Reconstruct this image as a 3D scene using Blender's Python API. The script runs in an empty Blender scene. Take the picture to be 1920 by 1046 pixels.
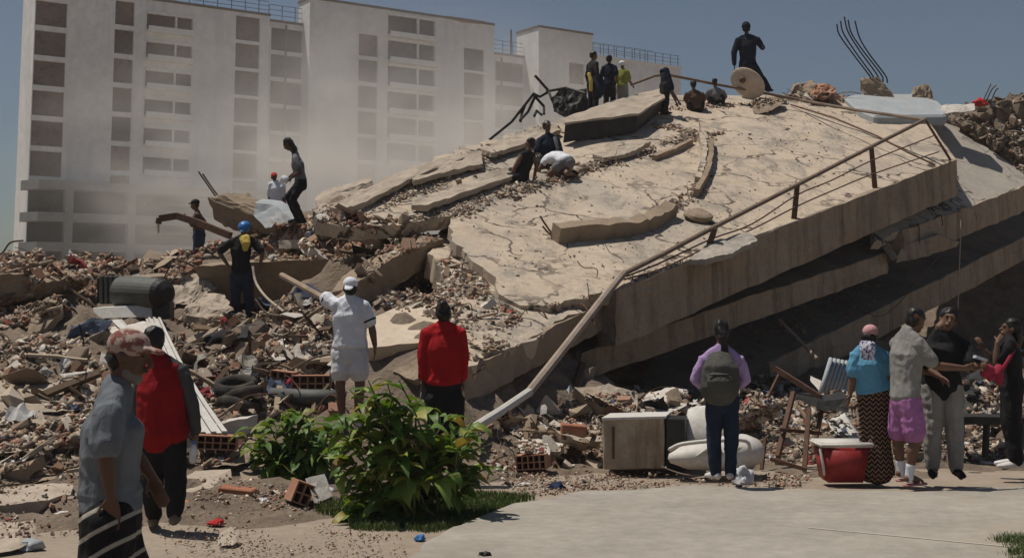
import bpy, bmesh, math, random
import numpy as np
from mathutils import Vector, Matrix, noise
from mathutils.bvhtree import BVHTree
from mathutils.geometry import delaunay_2d_cdt

random.seed(7)
np.random.seed(7)
sc = bpy.context.scene
R = math.radians

# ------------------------------------------------------------------ camera
FPX = 2400.0                       # focal length in photo pixels (1920 wide)
PITCH = R(6)
CAMZ = 1.84
PX0, PY0 = 960.0, 572.0 - FPX * math.tan(PITCH)
cam_d = bpy.data.cameras.new('camera')
cam = bpy.data.objects.new('camera', cam_d)
sc.collection.objects.link(cam)
cam.location = (0, 0, CAMZ)
cam.rotation_euler = (R(90) + PITCH, 0, 0)
cam_d.sensor_width = 36
cam_d.lens = FPX / 1920 * 36
cam_d.shift_y = -(523 - PY0) / 1920
cam_d.clip_start = 0.1
cam_d.clip_end = 9000
sc.camera = cam

# ------------------------------------------------------------------ light
SUN_EL, SUN_AZ = R(70), R(-74)     # azimuth from +y, negative = towards -x
world = bpy.data.worlds.new('World')
sc.world = world
world.use_nodes = True
wn, wl = world.node_tree.nodes, world.node_tree.links
bgn = wn['Background']
sky = wn.new('ShaderNodeTexSky')
sky.sky_type = 'NISHITA'
sky.sun_disc = False
sky.sun_elevation = SUN_EL
sky.sun_rotation = SUN_AZ
sky.air_density = 1.0
sky.dust_density = 1.0
sky.ozone_density = 2.0
wl.new(sky.outputs[0], bgn.inputs[0])
bgn.inputs[1].default_value = 0.047
sun_d = bpy.data.lights.new('sun', 'SUN')
sun_d.energy = 4.6
sun_d.angle = R(0.6)
sun_d.color = (1.0, 0.93, 0.83)
sun = bpy.data.objects.new('sun', sun_d)
sc.collection.objects.link(sun)
sdir = Vector((math.sin(SUN_AZ) * math.cos(SUN_EL), math.cos(SUN_AZ) * math.cos(SUN_EL), math.sin(SUN_EL)))
sun.rotation_euler = sdir.to_track_quat('Z', 'Y').to_euler()
sc.view_settings.view_transform = 'Standard'
sc.view_settings.look = 'None'
sc.view_settings.exposure = -0.2
sc.view_settings.gamma = 1
sc.view_settings.use_curve_mapping = False
sc.render.engine = 'CYCLES'
sc.cycles.max_bounces = 6
sc.cycles.volume_bounces = 1
sc.cycles.use_denoising = True

# ------------------------------------------------------------------ helpers
CAMV = Vector((0, 0, CAMZ))
FWD = Vector((0, math.cos(PITCH), math.sin(PITCH)))
UPV = Vector((0, -math.sin(PITCH), math.cos(PITCH)))


def ray(px, py):
    return Vector(((px - PX0) / FPX, 0, 0)) + UPV * ((PY0 - py) / FPX) + FWD


def W(px, py, Y):
    """World point seen at photo pixel (px, py) at distance Y ahead."""
    d = ray(px, py)
    return CAMV + d * (Y / d.y)


def on_plane(px, py, pl):
    p0, n = pl
    d = ray(px, py)
    t = (p0 - CAMV).dot(n) / d.dot(n)
    return CAMV + d * t


def ground_at(px, py, z=0.0):
    return on_plane(px, py, (Vector((0, 0, z)), Vector((0, 0, 1))))


def link(o):
    sc.collection.objects.link(o)
    return o


def tag(o, label=None, cat=None, group=None, kind=None):
    if label: o['label'] = label
    if cat: o['category'] = cat
    if group: o['group'] = group
    if kind or cat: o['kind'] = kind or 'thing'
    return o


def empty(name, loc, label, cat, group=None):
    o = bpy.data.objects.new(name, None)
    o.location = loc
    o.empty_display_size = .1
    link(o)
    return tag(o, label, cat, group)


def obj(name, src, mat, parent=None, smooth=False, loc=None, local=False):
    """bmesh (world coordinates) or mesh -> one linked object, origin moved to the parent's place."""
    if isinstance(src, bmesh.types.BMesh):
        me = bpy.data.meshes.new(name)
        bmesh.ops.recalc_face_normals(src, faces=src.faces[:])
        src.to_mesh(me)
        src.free()
    else:
        me = src
    if mat is not None:
        me.materials.clear()
        me.materials.append(mat)
    if smooth:
        me.polygons.foreach_set('use_smooth', [True] * len(me.polygons))
    o = bpy.data.objects.new(name, me)
    link(o)
    if parent is not None:
        o.parent = parent
        r = None if local else parent
        off = Vector((0, 0, 0))
        while r is not None:
            off += r.location
            r = r.parent
        if off.length > 1e-6:
            me.transform(Matrix.Translation(-off))
    elif loc is not None:
        me.transform(Matrix.Translation(-Vector(loc)))
        o.location = loc
    return o


def box(bm, c, s, rot=None):
    vs = []
    for x in (-.5, .5):
        for y in (-.5, .5):
            for z in (-.5, .5):
                v = Vector((x * s[0], y * s[1], z * s[2]))
                if rot is not None: v = rot @ v
                vs.append(bm.verts.new(v + Vector(c)))
    for f in ((0, 1, 3, 2), (4, 6, 7, 5), (0, 4, 5, 1), (2, 3, 7, 6), (0, 2, 6, 4), (1, 5, 7, 3)):
        bm.faces.new([vs[i] for i in f])
    return vs


def loft(bm, pts, rads, right=None, n=10, dome=True):
    """closed tube through pts; rads: radius or (across, deep)."""
    pts = [Vector(p) for p in pts]
    N = len(pts)
    rads = [(r, r) if not isinstance(r, (tuple, list)) else r for r in rads]
    rings = []
    prev = None
    frames = []
    for i in range(N):
        t = (pts[min(i + 1, N - 1)] - pts[max(i - 1, 0)])
        if t.length < 1e-9: t = Vector((0, 0, 1))
        t.normalize()
        rr = right[i] if isinstance(right, list) else right
        if rr is None:
            rr = prev if prev is not None else (Vector((1, 0, 0)) if abs(t.x) < .8 else Vector((0, 1, 0)))
        r = rr - t * rr.dot(t)
        if r.length < 1e-6: r = t.orthogonal()
        r.normalize()
        prev = r
        frames.append((t, r, t.cross(r)))

    def ring(p, fr, rx, ry):
        return [bm.verts.new(p + fr[1] * (rx * math.cos(a)) + fr[2] * (ry * math.sin(a)))
                for a in (2 * math.pi * k / n for k in range(n))]
    if dome:
        t, r, f = frames[0]
        m = min(rads[0])
        tip0 = bm.verts.new(pts[0] - t * m)
        rings.append(ring(pts[0] - t * m * .7, frames[0], rads[0][0] * .7, rads[0][1] * .7))
    for i in range(N):
        rings.append(ring(pts[i], frames[i], *rads[i]))
    if dome:
        t, r, f = frames[-1]
        m = min(rads[-1])
        rings.append(ring(pts[-1] + t * m * .7, frames[-1], rads[-1][0] * .7, rads[-1][1] * .7))
        tip1 = bm.verts.new(pts[-1] + t * m)
    for a, b in zip(rings[:-1], rings[1:]):
        for k in range(n):
            bm.faces.new((a[k], a[(k + 1) % n], b[(k + 1) % n], b[k]))
    if dome:
        for k in range(n):
            bm.faces.new((rings[0][(k + 1) % n], rings[0][k], tip0))
            bm.faces.new((rings[-1][k], rings[-1][(k + 1) % n], tip1))
    else:
        bm.faces.new(rings[0][::-1])
        bm.faces.new(rings[-1])


def ball(bm, c, s, rot=None, seg=12, rin=8):
    m = Matrix.Translation(Vector(c)) @ (rot.to_4x4() if rot is not None else Matrix.Identity(4)) @ Matrix.Diagonal((s[0], s[1], s[2], 1))
    bmesh.ops.create_uvsphere(bm, u_segments=seg, v_segments=rin, radius=1, matrix=m)


def block(bm, pts, ext, chip=0.0, cuts=0, seed=0, bev=0.0):
    """polygon of world points extruded by the vector ext; chip roughens it."""
    pts = [Vector(p) for p in pts]
    ext = Vector(ext)
    b2 = bmesh.new()
    a = [b2.verts.new(p) for p in pts]
    b = [b2.verts.new(p + ext) for p in pts]
    n = len(a)
    b2.faces.new(a)
    b2.faces.new(b[::-1])
    for i in range(n):
        b2.faces.new((a[i], b[i], b[(i + 1) % n], a[(i + 1) % n]))
    if bev:
        bmesh.ops.bevel(b2, geom=b2.edges[:], offset=bev, segments=1, affect='EDGES')
    if cuts:
        bmesh.ops.triangulate(b2, faces=[f for f in b2.faces if len(f.verts) > 4])
        for _ in range(cuts):
            es = [e for e in b2.edges if e.calc_length() > .12]
            if not es: break
            bmesh.ops.subdivide_edges(b2, edges=es, cuts=1, use_grid_fill=True)
            bmesh.ops.triangulate(b2, faces=[f for f in b2.faces if len(f.verts) > 4])
    if chip:
        so = Vector((seed * 3.7, seed * 1.3, seed * 7.1))
        for v in b2.verts:
            v.co += noise.noise_vector(v.co * 4.5 + so) * chip + noise.noise_vector(v.co * 14 + so) * chip * .5
    me = bpy.data.meshes.new('tmp')
    bmesh.ops.recalc_face_normals(b2, faces=b2.faces[:])
    b2.to_mesh(me)
    b2.free()
    bm.from_mesh(me)
    bpy.data.meshes.remove(me)


def PX(*l):
    return [W(*p) for p in l]


# ------------------------------------------------------------------ materials
def ramp(nt, fac, stops, interp='LINEAR'):
    n = nt.nodes.new('ShaderNodeValToRGB')
    n.color_ramp.interpolation = interp
    e = n.color_ramp.elements
    while len(e) < len(stops): e.new(.5)
    for k, (p, c) in zip(e, stops):
        k.position = p
        k.color = (*c, 1) if len(c) == 3 else c
    nt.links.new(fac, n.inputs[0])
    return n.outputs[0]


def mixc(nt, fac, a, b, mode='MIX'):
    n = nt.nodes.new('ShaderNodeMix')
    n.data_type = 'RGBA'
    n.blend_type = mode
    for s, v in ((n.inputs[0], fac), (n.inputs[6], a), (n.inputs[7], b)):
        if isinstance(v, (int, float)): s.default_value = v
        elif isinstance(v, tuple): s.default_value = (*v, 1)
        else: nt.links.new(v, s)
    return n.outputs[2]


def noise_n(nt, co, scale, detail=6, rough=.6, dist=0.0):
    n = nt.nodes.new('ShaderNodeTexNoise')
    n.inputs['Scale'].default_value = scale
    n.inputs['Detail'].default_value = detail
    n.inputs['Roughness'].default_value = rough
    n.inputs['Distortion'].default_value = dist
    nt.links.new(co, n.inputs['Vector'])
    return n.outputs['Fac']


def mapping(nt, co, scale=(1, 1, 1), rot=(0, 0, 0)):
    n = nt.nodes.new('ShaderNodeMapping')
    n.inputs['Scale'].default_value = scale
    n.inputs['Rotation'].default_value = rot
    nt.links.new(co, n.inputs[0])
    return n.outputs[0]


def new_mat(name):
    m = bpy.data.materials.new(name)
    m.use_nodes = True
    nt = m.node_tree
    b = nt.nodes['Principled BSDF']
    tc = nt.nodes.new('ShaderNodeTexCoord')
    return m, nt, b, tc.outputs['Object']


def bump(nt, b, h, strength, dist=.02):
    n = nt.nodes.new('ShaderNodeBump')
    n.inputs['Strength'].default_value = strength
    n.inputs['Distance'].default_value = dist
    nt.links.new(h, n.inputs['Height'])
    nt.links.new(n.outputs[0], b.inputs['Normal'])


def surf(name, c1, c2, c3=None, s=2.0, rough=.9, bmp=.4, bs=25, crack=None, streak=None, metal=0.0, grid=None, spec=.25, dist=.02, seams=False):
    """weathered solid: two colours by noise, stain c3 in blots, optional cracks, streaks and joint grid."""
    m, nt, b, co = new_mat(name)
    n1 = noise_n(nt, co, s, 8, .65)
    col = ramp(nt, n1, [(.3, c1), (.7, c2)])
    nf = noise_n(nt, co, s * 9, 5, .7)
    col = mixc(nt, .45, col, ramp(nt, nf, [(.25, (.55, .55, .55)), (.75, (1.25, 1.22, 1.2))]), 'MULTIPLY')
    if c3:
        n2 = noise_n(nt, co, s * .37, 7, .7, .4)
        col = mixc(nt, ramp(nt, n2, [(.52, (0, 0, 0)), (.72, (.85, .85, .85))]), col, c3)
    h = noise_n(nt, co, bs, 6, .65)
    if streak:
        n3 = noise_n(nt, mapping(nt, co, (streak[0], streak[0], streak[0] * .12)), 1, 6, .7)
        col = mixc(nt, ramp(nt, n3, [(.48, (0, 0, 0)), (.7, (.8, .8, .8))]), col, streak[1])
    if crack:
        wob = nt.nodes.new('ShaderNodeTexNoise')
        wob.inputs['Scale'].default_value = crack * 2.2
        wob.inputs['Detail'].default_value = 6
        nt.links.new(co, wob.inputs['Vector'])
        add = nt.nodes.new('ShaderNodeVectorMath'); add.operation = 'MULTIPLY_ADD'
        nt.links.new(wob.outputs['Color'], add.inputs[0])
        add.inputs[1].default_value = (.9 / crack,) * 3
        nt.links.new(co, add.inputs[2])
        v = nt.nodes.new('ShaderNodeTexVoronoi'); v.feature = 'DISTANCE_TO_EDGE'
        v.inputs['Scale'].default_value = crack
        nt.links.new(add.outputs[0], v.inputs['Vector'])
        brk = noise_n(nt, co, crack * .8, 3)
        line = ramp(nt, v.outputs['Distance'], [(.0, (1, 1, 1)), (.008, (1, 1, 1)), (.026, (0, 0, 0))])
        msk = mixc(nt, 1.0, line, ramp(nt, brk, [(.42, (0, 0, 0)), (.54, (1, 1, 1))]), 'MULTIPLY')
        col = mixc(nt, msk, col, (.06, .045, .035))
        h = mixc(nt, msk, h, (0, 0, 0))
    if seams:                                     # grey scuffs and dark blots worn into the floor finish
        n5 = noise_n(nt, mapping(nt, co, (1.0, .35, 1.0), (0, 0, .6)), 1.5, 9, .75, .8)
        col = mixc(nt, ramp(nt, n5, [(.50, (0, 0, 0)), (.60, (.7, .7, .7))]), col, (.235, .21, .18))
        n6 = noise_n(nt, co, 3.1, 10, .8, 1.2)
        col = mixc(nt, ramp(nt, n6, [(.565, (0, 0, 0)), (.63, (.8, .8, .8))]), col, (.14, .11, .085))
        h = mixc(nt, .5, h, n6)
    nt.links.new(col, b.inputs['Base Color'])
    b.inputs['Roughness'].default_value = rough
    b.inputs['Metallic'].default_value = metal
    b.inputs['Specular IOR Level'].default_value = spec
    bump(nt, b, h, bmp, dist)
    return m


def palette(name, stops, attr=None, bmp=.5, bs=18):
    """pieces of rubble: a colour per piece, from a list."""
    m, nt, b, co = new_mat(name)
    if attr:
        a = nt.nodes.new('ShaderNodeAttribute'); a.attribute_name = attr
        col = a.outputs['Color']
    else:
        oi = nt.nodes.new('ShaderNodeObjectInfo')
        col = ramp(nt, oi.outputs['Random'], [(i / len(stops), c) for i, c in enumerate(stops)], 'CONSTANT')
    nf = noise_n(nt, co, 9, 6, .7)
    col = mixc(nt, .7, col, ramp(nt, nf, [(.25, (.6, .57, .55)), (.75, (1.25, 1.22, 1.18))]), 'MULTIPLY')
    nt.links.new(col, b.inputs['Base Color'])
    b.inputs['Roughness'].default_value = .92
    b.inputs['Specular IOR Level'].default_value = .2
    bump(nt, b, noise_n(nt, co, bs, 6, .7), bmp, .03)
    return m


def cloth(name, c, c2=None, s=40, rough=.85, bands=None, zig=None):
    m, nt, b, co = new_mat(name)
    f = noise_n(nt, co, 5, 5, .6)
    dim = tuple(x * .78 for x in c)
    col = ramp(nt, f, [(.3, dim), (.7, tuple(min(1, x * 1.12) for x in c))])
    if zig:                                       # zigzag print in vertical rows
        w = nt.nodes.new('ShaderNodeTexWave')
        w.wave_type = 'BANDS'; w.bands_direction = 'Z'; w.wave_profile = 'TRI'
        w.inputs['Scale'].default_value = 6.5
        sp = nt.nodes.new('ShaderNodeSeparateXYZ'); nt.links.new(co, sp.inputs[0])
        pp = nt.nodes.new('ShaderNodeMath'); pp.operation = 'PINGPONG'; pp.inputs[1].default_value = .028
        nt.links.new(sp.outputs[0], pp.inputs[0])
        ad = nt.nodes.new('ShaderNodeMath'); ad.operation = 'MULTIPLY_ADD'; ad.inputs[1].default_value = 1.3
        nt.links.new(pp.outputs[0], ad.inputs[0]); nt.links.new(sp.outputs[2], ad.inputs[2])
        cb = nt.nodes.new('ShaderNodeCombineXYZ'); nt.links.new(ad.outputs[0], cb.inputs[2])
        nt.links.new(cb.outputs[0], w.inputs['Vector'])
        col = mixc(nt, ramp(nt, w.outputs['Fac'], [(.62, (0, 0, 0)), (.72, (1, 1, 1))]), col, zig)
    if bands:                                     # slanting stripes: rotation, scale, colour, low, high
        rot, scl, cc, lo, hi = bands
        w = nt.nodes.new('ShaderNodeTexWave')
        w.wave_type = 'BANDS'; w.bands_direction = 'Z'; w.wave_profile = 'SIN'
        w.inputs['Scale'].default_value = scl
        w.inputs['Distortion'].default_value = 1.2
        w.inputs['Detail'].default_value = 1
        nt.links.new(mapping(nt, co, rot=rot), w.inputs['Vector'])
        col = mixc(nt, ramp(nt, w.outputs['Fac'], [(lo, (0, 0, 0)), (hi, (1, 1, 1))]), col, cc)
    if c2:                                        # blotched print
        col = mixc(nt, ramp(nt, noise_n(nt, co, s, 2), [(.5, (0, 0, 0)), (.56, (1, 1, 1))]), col, c2)
    nt.links.new(col, b.inputs['Base Color'])
    b.inputs['Roughness'].default_value = rough
    b.inputs['Specular IOR Level'].default_value = .15
    wv = noise_n(nt, mapping(nt, co, (1, 1, .45)), 16, 4, .55, .6)
    bump(nt, b, wv, .55, .03)
    return m


def plain(name, c, rough=.5, metal=0, spec=.3, var=.25):
    m, nt, b, co = new_mat(name)
    f = noise_n(nt, co, 12, 6, .65)
    nt.links.new(ramp(nt, f, [(.3, tuple(x * (1 - var) for x in c)), (.7, tuple(min(1, x * (1 + var * .6)) for x in c))]), b.inputs['Base Color'])
    b.inputs['Roughness'].default_value = rough
    b.inputs['Metallic'].default_value = metal
    b.inputs['Specular IOR Level'].default_value = spec
    bump(nt, b, noise_n(nt, co, 40, 3), .12, .01)
    return m


M = {}
M['slab'] = surf('slab_concrete', (.44, .36, .275), (.54, .455, .355), (.31, .285, .255), s=.9, bmp=.7, bs=7, crack=.5, dist=.04, seams=True)
M['slab_shaded'] = surf('shade_darkened_concrete', (.13, .11, .09), (.20, .17, .14), (.07, .06, .05), s=1.5, bmp=.6, bs=11)  # deck concrete darkened, painting in the black shade between the floors
M['slab2'] = surf('slab_concrete_grey', (.33, .30, .26), (.42, .38, .33), (.22, .20, .18), s=1.1, bmp=.4, bs=11, crack=.5)
M['fascia'] = surf('beam_concrete', (.30, .235, .17), (.40, .32, .235), (.16, .125, .095), s=1.2, bmp=.5, bs=12, streak=(2.6, (.10, .08, .062)))
M['conc'] = surf('broken_concrete', (.36, .30, .235), (.46, .395, .32), (.25, .21, .17), s=2.5, bmp=.7, bs=16)
M['conc_lt'] = surf('pale_plaster', (.50, .46, .41), (.62, .58, .53), (.36, .31, .26), s=3, bmp=.4, bs=20)
M['conc_brown'] = surf('brown_concrete', (.24, .185, .13), (.33, .26, .19), (.15, .115, .085), s=2, bmp=.6, bs=15)
M['plaster_tan'] = surf('tan_plaster', (.50, .41, .31), (.56, .47, .37), (.42, .34, .26), s=.8, bmp=.2, bs=20)
M['mound'] = surf('rubble_dirt', (.15, .115, .085), (.26, .205, .155), (.09, .066, .05), s=2.6, bmp=1.0, bs=14, dist=.06)
M['dirt'] = surf('dusty_ground', (.27, .22, .168), (.335, .28, .22), (.21, .168, .128), s=1.1, bmp=.6, bs=22)
M['path'] = surf('path_concrete', (.265, .245, .21), (.375, .35, .305), (.33, .275, .21), s=.9, bmp=.4, bs=30)
M['brick'] = surf('red_brick', (.30, .12, .07), (.38, .17, .10), (.33, .24, .18), s=6, bmp=.6, bs=30)
M['clay'] = surf('hollow_clay', (.34, .17, .10), (.42, .23, .15), (.38, .31, .25), s=5, bmp=.5, bs=25)
M['rust'] = surf('rusty_steel', (.10, .055, .035), (.17, .10, .07), (.07, .045, .035), s=9, rough=.75, bmp=.4, bs=40, metal=.3)
M['pipe'] = surf('dusty_pipe', (.26, .20, .155), (.36, .30, .25), (.16, .11, .08), s=3, rough=.7, bmp=.2, bs=40)
M['rail'] = surf('brown_rail', (.16, .115, .085), (.24, .18, .135), (.10, .07, .05), s=4, rough=.7, bmp=.2, bs=40)
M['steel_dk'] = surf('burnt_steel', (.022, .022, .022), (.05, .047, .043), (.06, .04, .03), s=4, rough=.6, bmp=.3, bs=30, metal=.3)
M['wood'] = surf('grey_timber', (.27, .20, .14), (.38, .30, .225), (.16, .115, .08), s=4, bmp=.4, bs=30)
M['white_pl'] = surf('dusty_white_plastic', (.55, .53, .49), (.64, .62, .58), (.47, .42, .36), s=2.2, rough=.55, bmp=.1, bs=10)
M['fridge'] = surf('stained_enamel', (.30, .235, .165), (.50, .43, .335), (.10, .062, .038), s=4.4, rough=.6, bmp=.35, bs=9, streak=(6, (.17, .115, .07)))
M['black'] = plain('black_panel', (.018, .017, .017), .6)
M['cooler'] = surf('red_cooler_plastic', (.27, .028, .028), (.33, .04, .04), (.26, .08, .06), s=3, rough=.5, bmp=.1, bs=10)
M['sheet'] = surf('dusty_sheet_metal', (.50, .49, .46), (.60, .58, .54), (.38, .33, .28), s=2, rough=.5, bmp=.1, bs=10)
M['motor'] = surf('grey_green_casting', (.075, .08, .072), (.12, .125, .115), (.09, .075, .06), s=6, rough=.6, bmp=.2, bs=25)
M['bluegrey'] = surf('blue_grey_panel', (.30, .33, .35), (.38, .41, .43), (.36, .33, .29), s=2.5, rough=.75, bmp=.25, bs=18)
M['skin'] = plain('skin_brown', (.145, .078, .05), .55, var=.12)
M['skin_dk'] = plain('skin_dark', (.09, .048, .032), .55, var=.12)
M['hair'] = plain('black_hair', (.012, .010, .009), .5)
M['eye'] = plain('eye_dark', (.03, .02, .02), .3)
M['lip'] = plain('lip', (.07, .035, .028), .6)
M['stubble'] = plain('grey_beard', (.16, .145, .13), .9)
M['blackcloth'] = cloth('black_cloth', (.014, .014, .016))
M['darkcloth'] = cloth('dark_cloth', (.025, .023, .025))
M['navy'] = cloth('navy_cloth', (.012, .018, .035))
M['jeans'] = cloth('blue_denim', (.028, .045, .085))
M['jeans2'] = cloth('dark_denim', (.018, .030, .052))
M['red'] = cloth('red_knit', (.36, .010, .014))
M['redvest'] = cloth('red_vest', (.22, .008, .011))
M['whitecloth'] = cloth('white_cotton', (.70, .72, .77))
M['whiteshorts'] = cloth('white_shorts', (.60, .60, .62))
M['greytee'] = cloth('blue_grey_cotton', (.135, .15, .17))
M['greytee2'] = cloth('grey_cotton', (.25, .24, .225))
M['greypants'] = cloth('light_grey_trousers', (.27, .26, .245))
M['greydk'] = cloth('charcoal_sleeve', (.06, .06, .062))
M['lav'] = cloth('lavender_knit', (.40, .28, .50))
M['bluetee'] = cloth('sky_blue_cotton', (.11, .30, .46))
M['pink'] = cloth('pink_shorts', (.36, .15, .33))
M['pinkcap'] = cloth('pink_cap', (.52, .28, .28))
M['pack'] = cloth('grey_nylon', (.075, .073, .065))
M['skirt'] = cloth('zigzag_skirt', (.018, .015, .014), zig=(.24, .14, .085))
M['shorts1'] = cloth('striped_shorts', (.014, .014, .015), bands=((0, R(28), 0), 3.6, (.34, .32, .27), .86, .93))
M['towel'] = cloth('printed_towel', (.62, .62, .68), (.10, .09, .22), s=38)
M['cap1'] = cloth('printed_cap', (.36, .28, .24), (.20, .08, .07), s=22)
M['hivis'] = cloth('hi_vis_vest', (.24, .26, .06))
M['yellow'] = cloth('yellow_cloth', (.55, .42, .10))
M['helmetblue'] = plain('blue_helmet', (.03, .16, .42), .4)
M['redcap'] = cloth('red_cap', (.42, .03, .03))
M['brownshirt'] = cloth('brown_shirt', (.085, .055, .042))
M['greyshirt'] = cloth('grey_shirt', (.16, .16, .17))
M['shoe_k'] = cloth('khaki_shoe', (.17, .14, .10))
M['shoe_b'] = cloth('black_shoe', (.015, .015, .015))
M['shoe_w'] = cloth('white_shoe', (.62, .60, .58))
M['sandal'] = cloth('pink_sandal', (.48, .22, .21))
M['magenta'] = cloth('red_pink_bag', (.32, .03, .06))
M['orange'] = plain('orange_plastic', (.65, .16, .025), .45)
M['bluetarp'] = plain('blue_tarp', (.04, .17, .42), .5)
M['bluecloth'] = cloth('dark_blue_cloth', (.02, .03, .07))
M['rubber'] = surf('dusty_rubber', (.02, .02, .019), (.07, .06, .05), (.14, .115, .09), s=5, bmp=.5, bs=30)
M['clear'] = plain('milky_plastic', (.55, .57, .62), .25)
M['rope'] = plain('pale_rope', (.42, .36, .28), .9)

# ------------------------------------------------------------------ far apartment block
M['bwall'] = surf('white_render', (.66, .66, .65), (.74, .74, .73), (.56, .56, .55), s=.12, bmp=.1, bs=3, streak=(.5, (.50, .495, .48)))
M['bslab'] = surf('white_edge', (.70, .70, .68), (.76, .75, .73), (.58, .57, .55), s=.2, bmp=.1, bs=3)
M['bfloor'] = surf('grey_podium', (.22, .225, .225), (.28, .28, .28), (.18, .18, .18), s=.3, bmp=.1, bs=3)
M['brail'] = plain('dark_railing', (.05, .055, .06), .6)
M['bgap'] = surf('roof_edge', (.12, .10, .09), (.2, .16, .13), s=.4)


def infill_mat(name, c1, c2):
    m, nt, b, co = new_mat(name)
    col = ramp(nt, noise_n(nt, co, .55, 5, .7), [(.3, c1), (.7, c2)])
    oi = nt.nodes.new('ShaderNodeObjectInfo')
    col = mixc(nt, 1.0, col, ramp(nt, oi.outputs['Random'], [(0, (.6, .6, .62)), (.5, (1, .97, .95)), (1, (1.35, 1.25, 1.2))]), 'MULTIPLY')
    bk = nt.nodes.new('ShaderNodeTexBrick')       # courses of blocks, a few pixels at this distance
    bk.inputs['Scale'].default_value = 2.2
    bk.inputs['Color1'].default_value = (1.1, 1.06, 1.02, 1); bk.inputs['Color2'].default_value = (.82, .8, .8, 1); bk.inputs['Mortar'].default_value = (1.5, 1.5, 1.5, 1)
    nt.links.new(mapping(nt, co, (1, 1, 1), (R(90), 0, R(-34))), bk.inputs['Vector'])
    col = mixc(nt, .6, col, bk.outputs['Color'], 'MULTIPLY')
    blot = ramp(nt, noise_n(nt, co, 1.4, 3, .5), [(.56, (0, 0, 0)), (.66, (.7, .7, .7))])
    col = mixc(nt, blot, col, (.045, .04, .04))
    nt.links.new(col, b.inputs['Base Color'])
    b.inputs['Roughness'].default_value = .85
    return m


M['infill'] = infill_mat('block_infill', (.095, .066, .056), (.16, .112, .095))
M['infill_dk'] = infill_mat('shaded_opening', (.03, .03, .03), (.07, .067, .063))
FA = W(60, 572, 126); FA.z = 0
FB = W(890, 572, 155); FB.z = 0
FE = (FB - FA).normalized()
FN = Vector((FE.y, -FE.x, 0))


def fac(px, py, off=0.0):
    p = on_plane(px, py, (FA + FN * off, FN))
    return (p - FA).dot(FE), p.z


def fw(u, off, z):
    return FA + FE * u + FN * off + Vector((0, 0, z))


def fbox(bm, u0, u1, o0, o1, z0, z1):
    v = [bm.verts.new(fw(u, o, z)) for u in (u0, u1) for o in (o0, o1) for z in (z0, z1)]
    for f in ((0, 1, 3, 2), (4, 6, 7, 5), (0, 4, 5, 1), (2, 3, 7, 6), (0, 2, 6, 4), (1, 5, 7, 3)):
        bm.faces.new([v[i] for i in f])


STO = (fac(97, 5)[1] - fac(84, 285)[1]) / 5          # storey height
bld = empty('apartment_building', fw(20, 0, 0), 'pale multi-storey apartment block with brown block-filled windows behind the dust', 'building')


def wing(l, r, off, ztop, depth, cols):
    """l, r: (px, py) of the wing's edges; cols: (pxl, pxr, py of the first opening's top, height px, rows, kind, py reference)."""
    u0, u1 = fac(*l, off)[0], fac(*r, off)[0]
    bm = bmesh.new()
    fbox(bm, u0, u1, off - depth, off - .5, 0, ztop)
    x = u0
    for (a, b, top, hh, n, kind) in sorted(cols, key=lambda c: c[0]):
        ua, ub = fac(a, top, off)[0], fac(b, top, off)[0]
        zt = fac((a + b) / 2, top, off)[1]
        h = zt - fac((a + b) / 2, top + hh, off)[1]
        fbox(bm, x, ua, off - .5, off, 0, ztop)
        x = ub
        zc = ztop
        for k in range(n):
            z1 = zt - k * STO
            z0 = z1 - h
            if z1 < 1: break
            fbox(bm, ua, ub, off - .5, off, z1, zc)
            zc = z0
            wb = bmesh.new()
            rec = .32 if kind == 'w' else .46
            fbox(wb, ua - .02, ub + .02, off - .48 - (rec > .4) * .02, off - rec, z0 - .02, z1 + .02)
            if kind == 'w':
                obj('window', wb, M['infill'], bld)
            else:
                bal = obj('balcony', wb, M['infill'] if kind == 'b' else M['infill_dk'], bld)
                sb = bmesh.new()
                fbox(sb, ua + .03, ub - .03, off - .30, off + .62, z0 - .32, z0 - .02)
                fbox(sb, ua + .05, ub - .05, off + .48, off + .60, z0 - .02, z0 + .30)
                if kind == 'b':
                    fbox(sb, ua + (ub - ua) * .62, ua + (ub - ua) * .66, off - .30, off - .02, z0, z1)
                    fbox(sb, ua + .03, ub - .03, off - .28, off + .1, z1 - .28, z1)
                obj('balcony_slab', sb, M['bslab'], bal)
        fbox(bm, ua, ub, off - .5, off, 0, zc)
    fbox(bm, x, u1, off - .5, off, 0, ztop)
    obj('wall', bm, M['bwall'], bld)
    cb = bmesh.new()
    fbox(cb, u0 - .1, u1 + .1, off - depth - .1, off + .1, ztop + .003, ztop + .28)
    obj('roof_edge', cb, M['bgap'], bld)
    return u0, u1


def railing(parent, ua, ub, off, z, h=1.5, step=1.6, name='roof_railing'):
    rb = bmesh.new()
    u = ua
    while u < ub:
        fbox(rb, u, u + .07, off - .07, off, z, z + h)
        u += step
    for zz in (z + h * .35, z + h * .68, z + h):
        fbox(rb, ua, ub, off + .01, off + .07, zz - .05, zz)
    obj(name, rb, M['brail'], parent)


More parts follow.
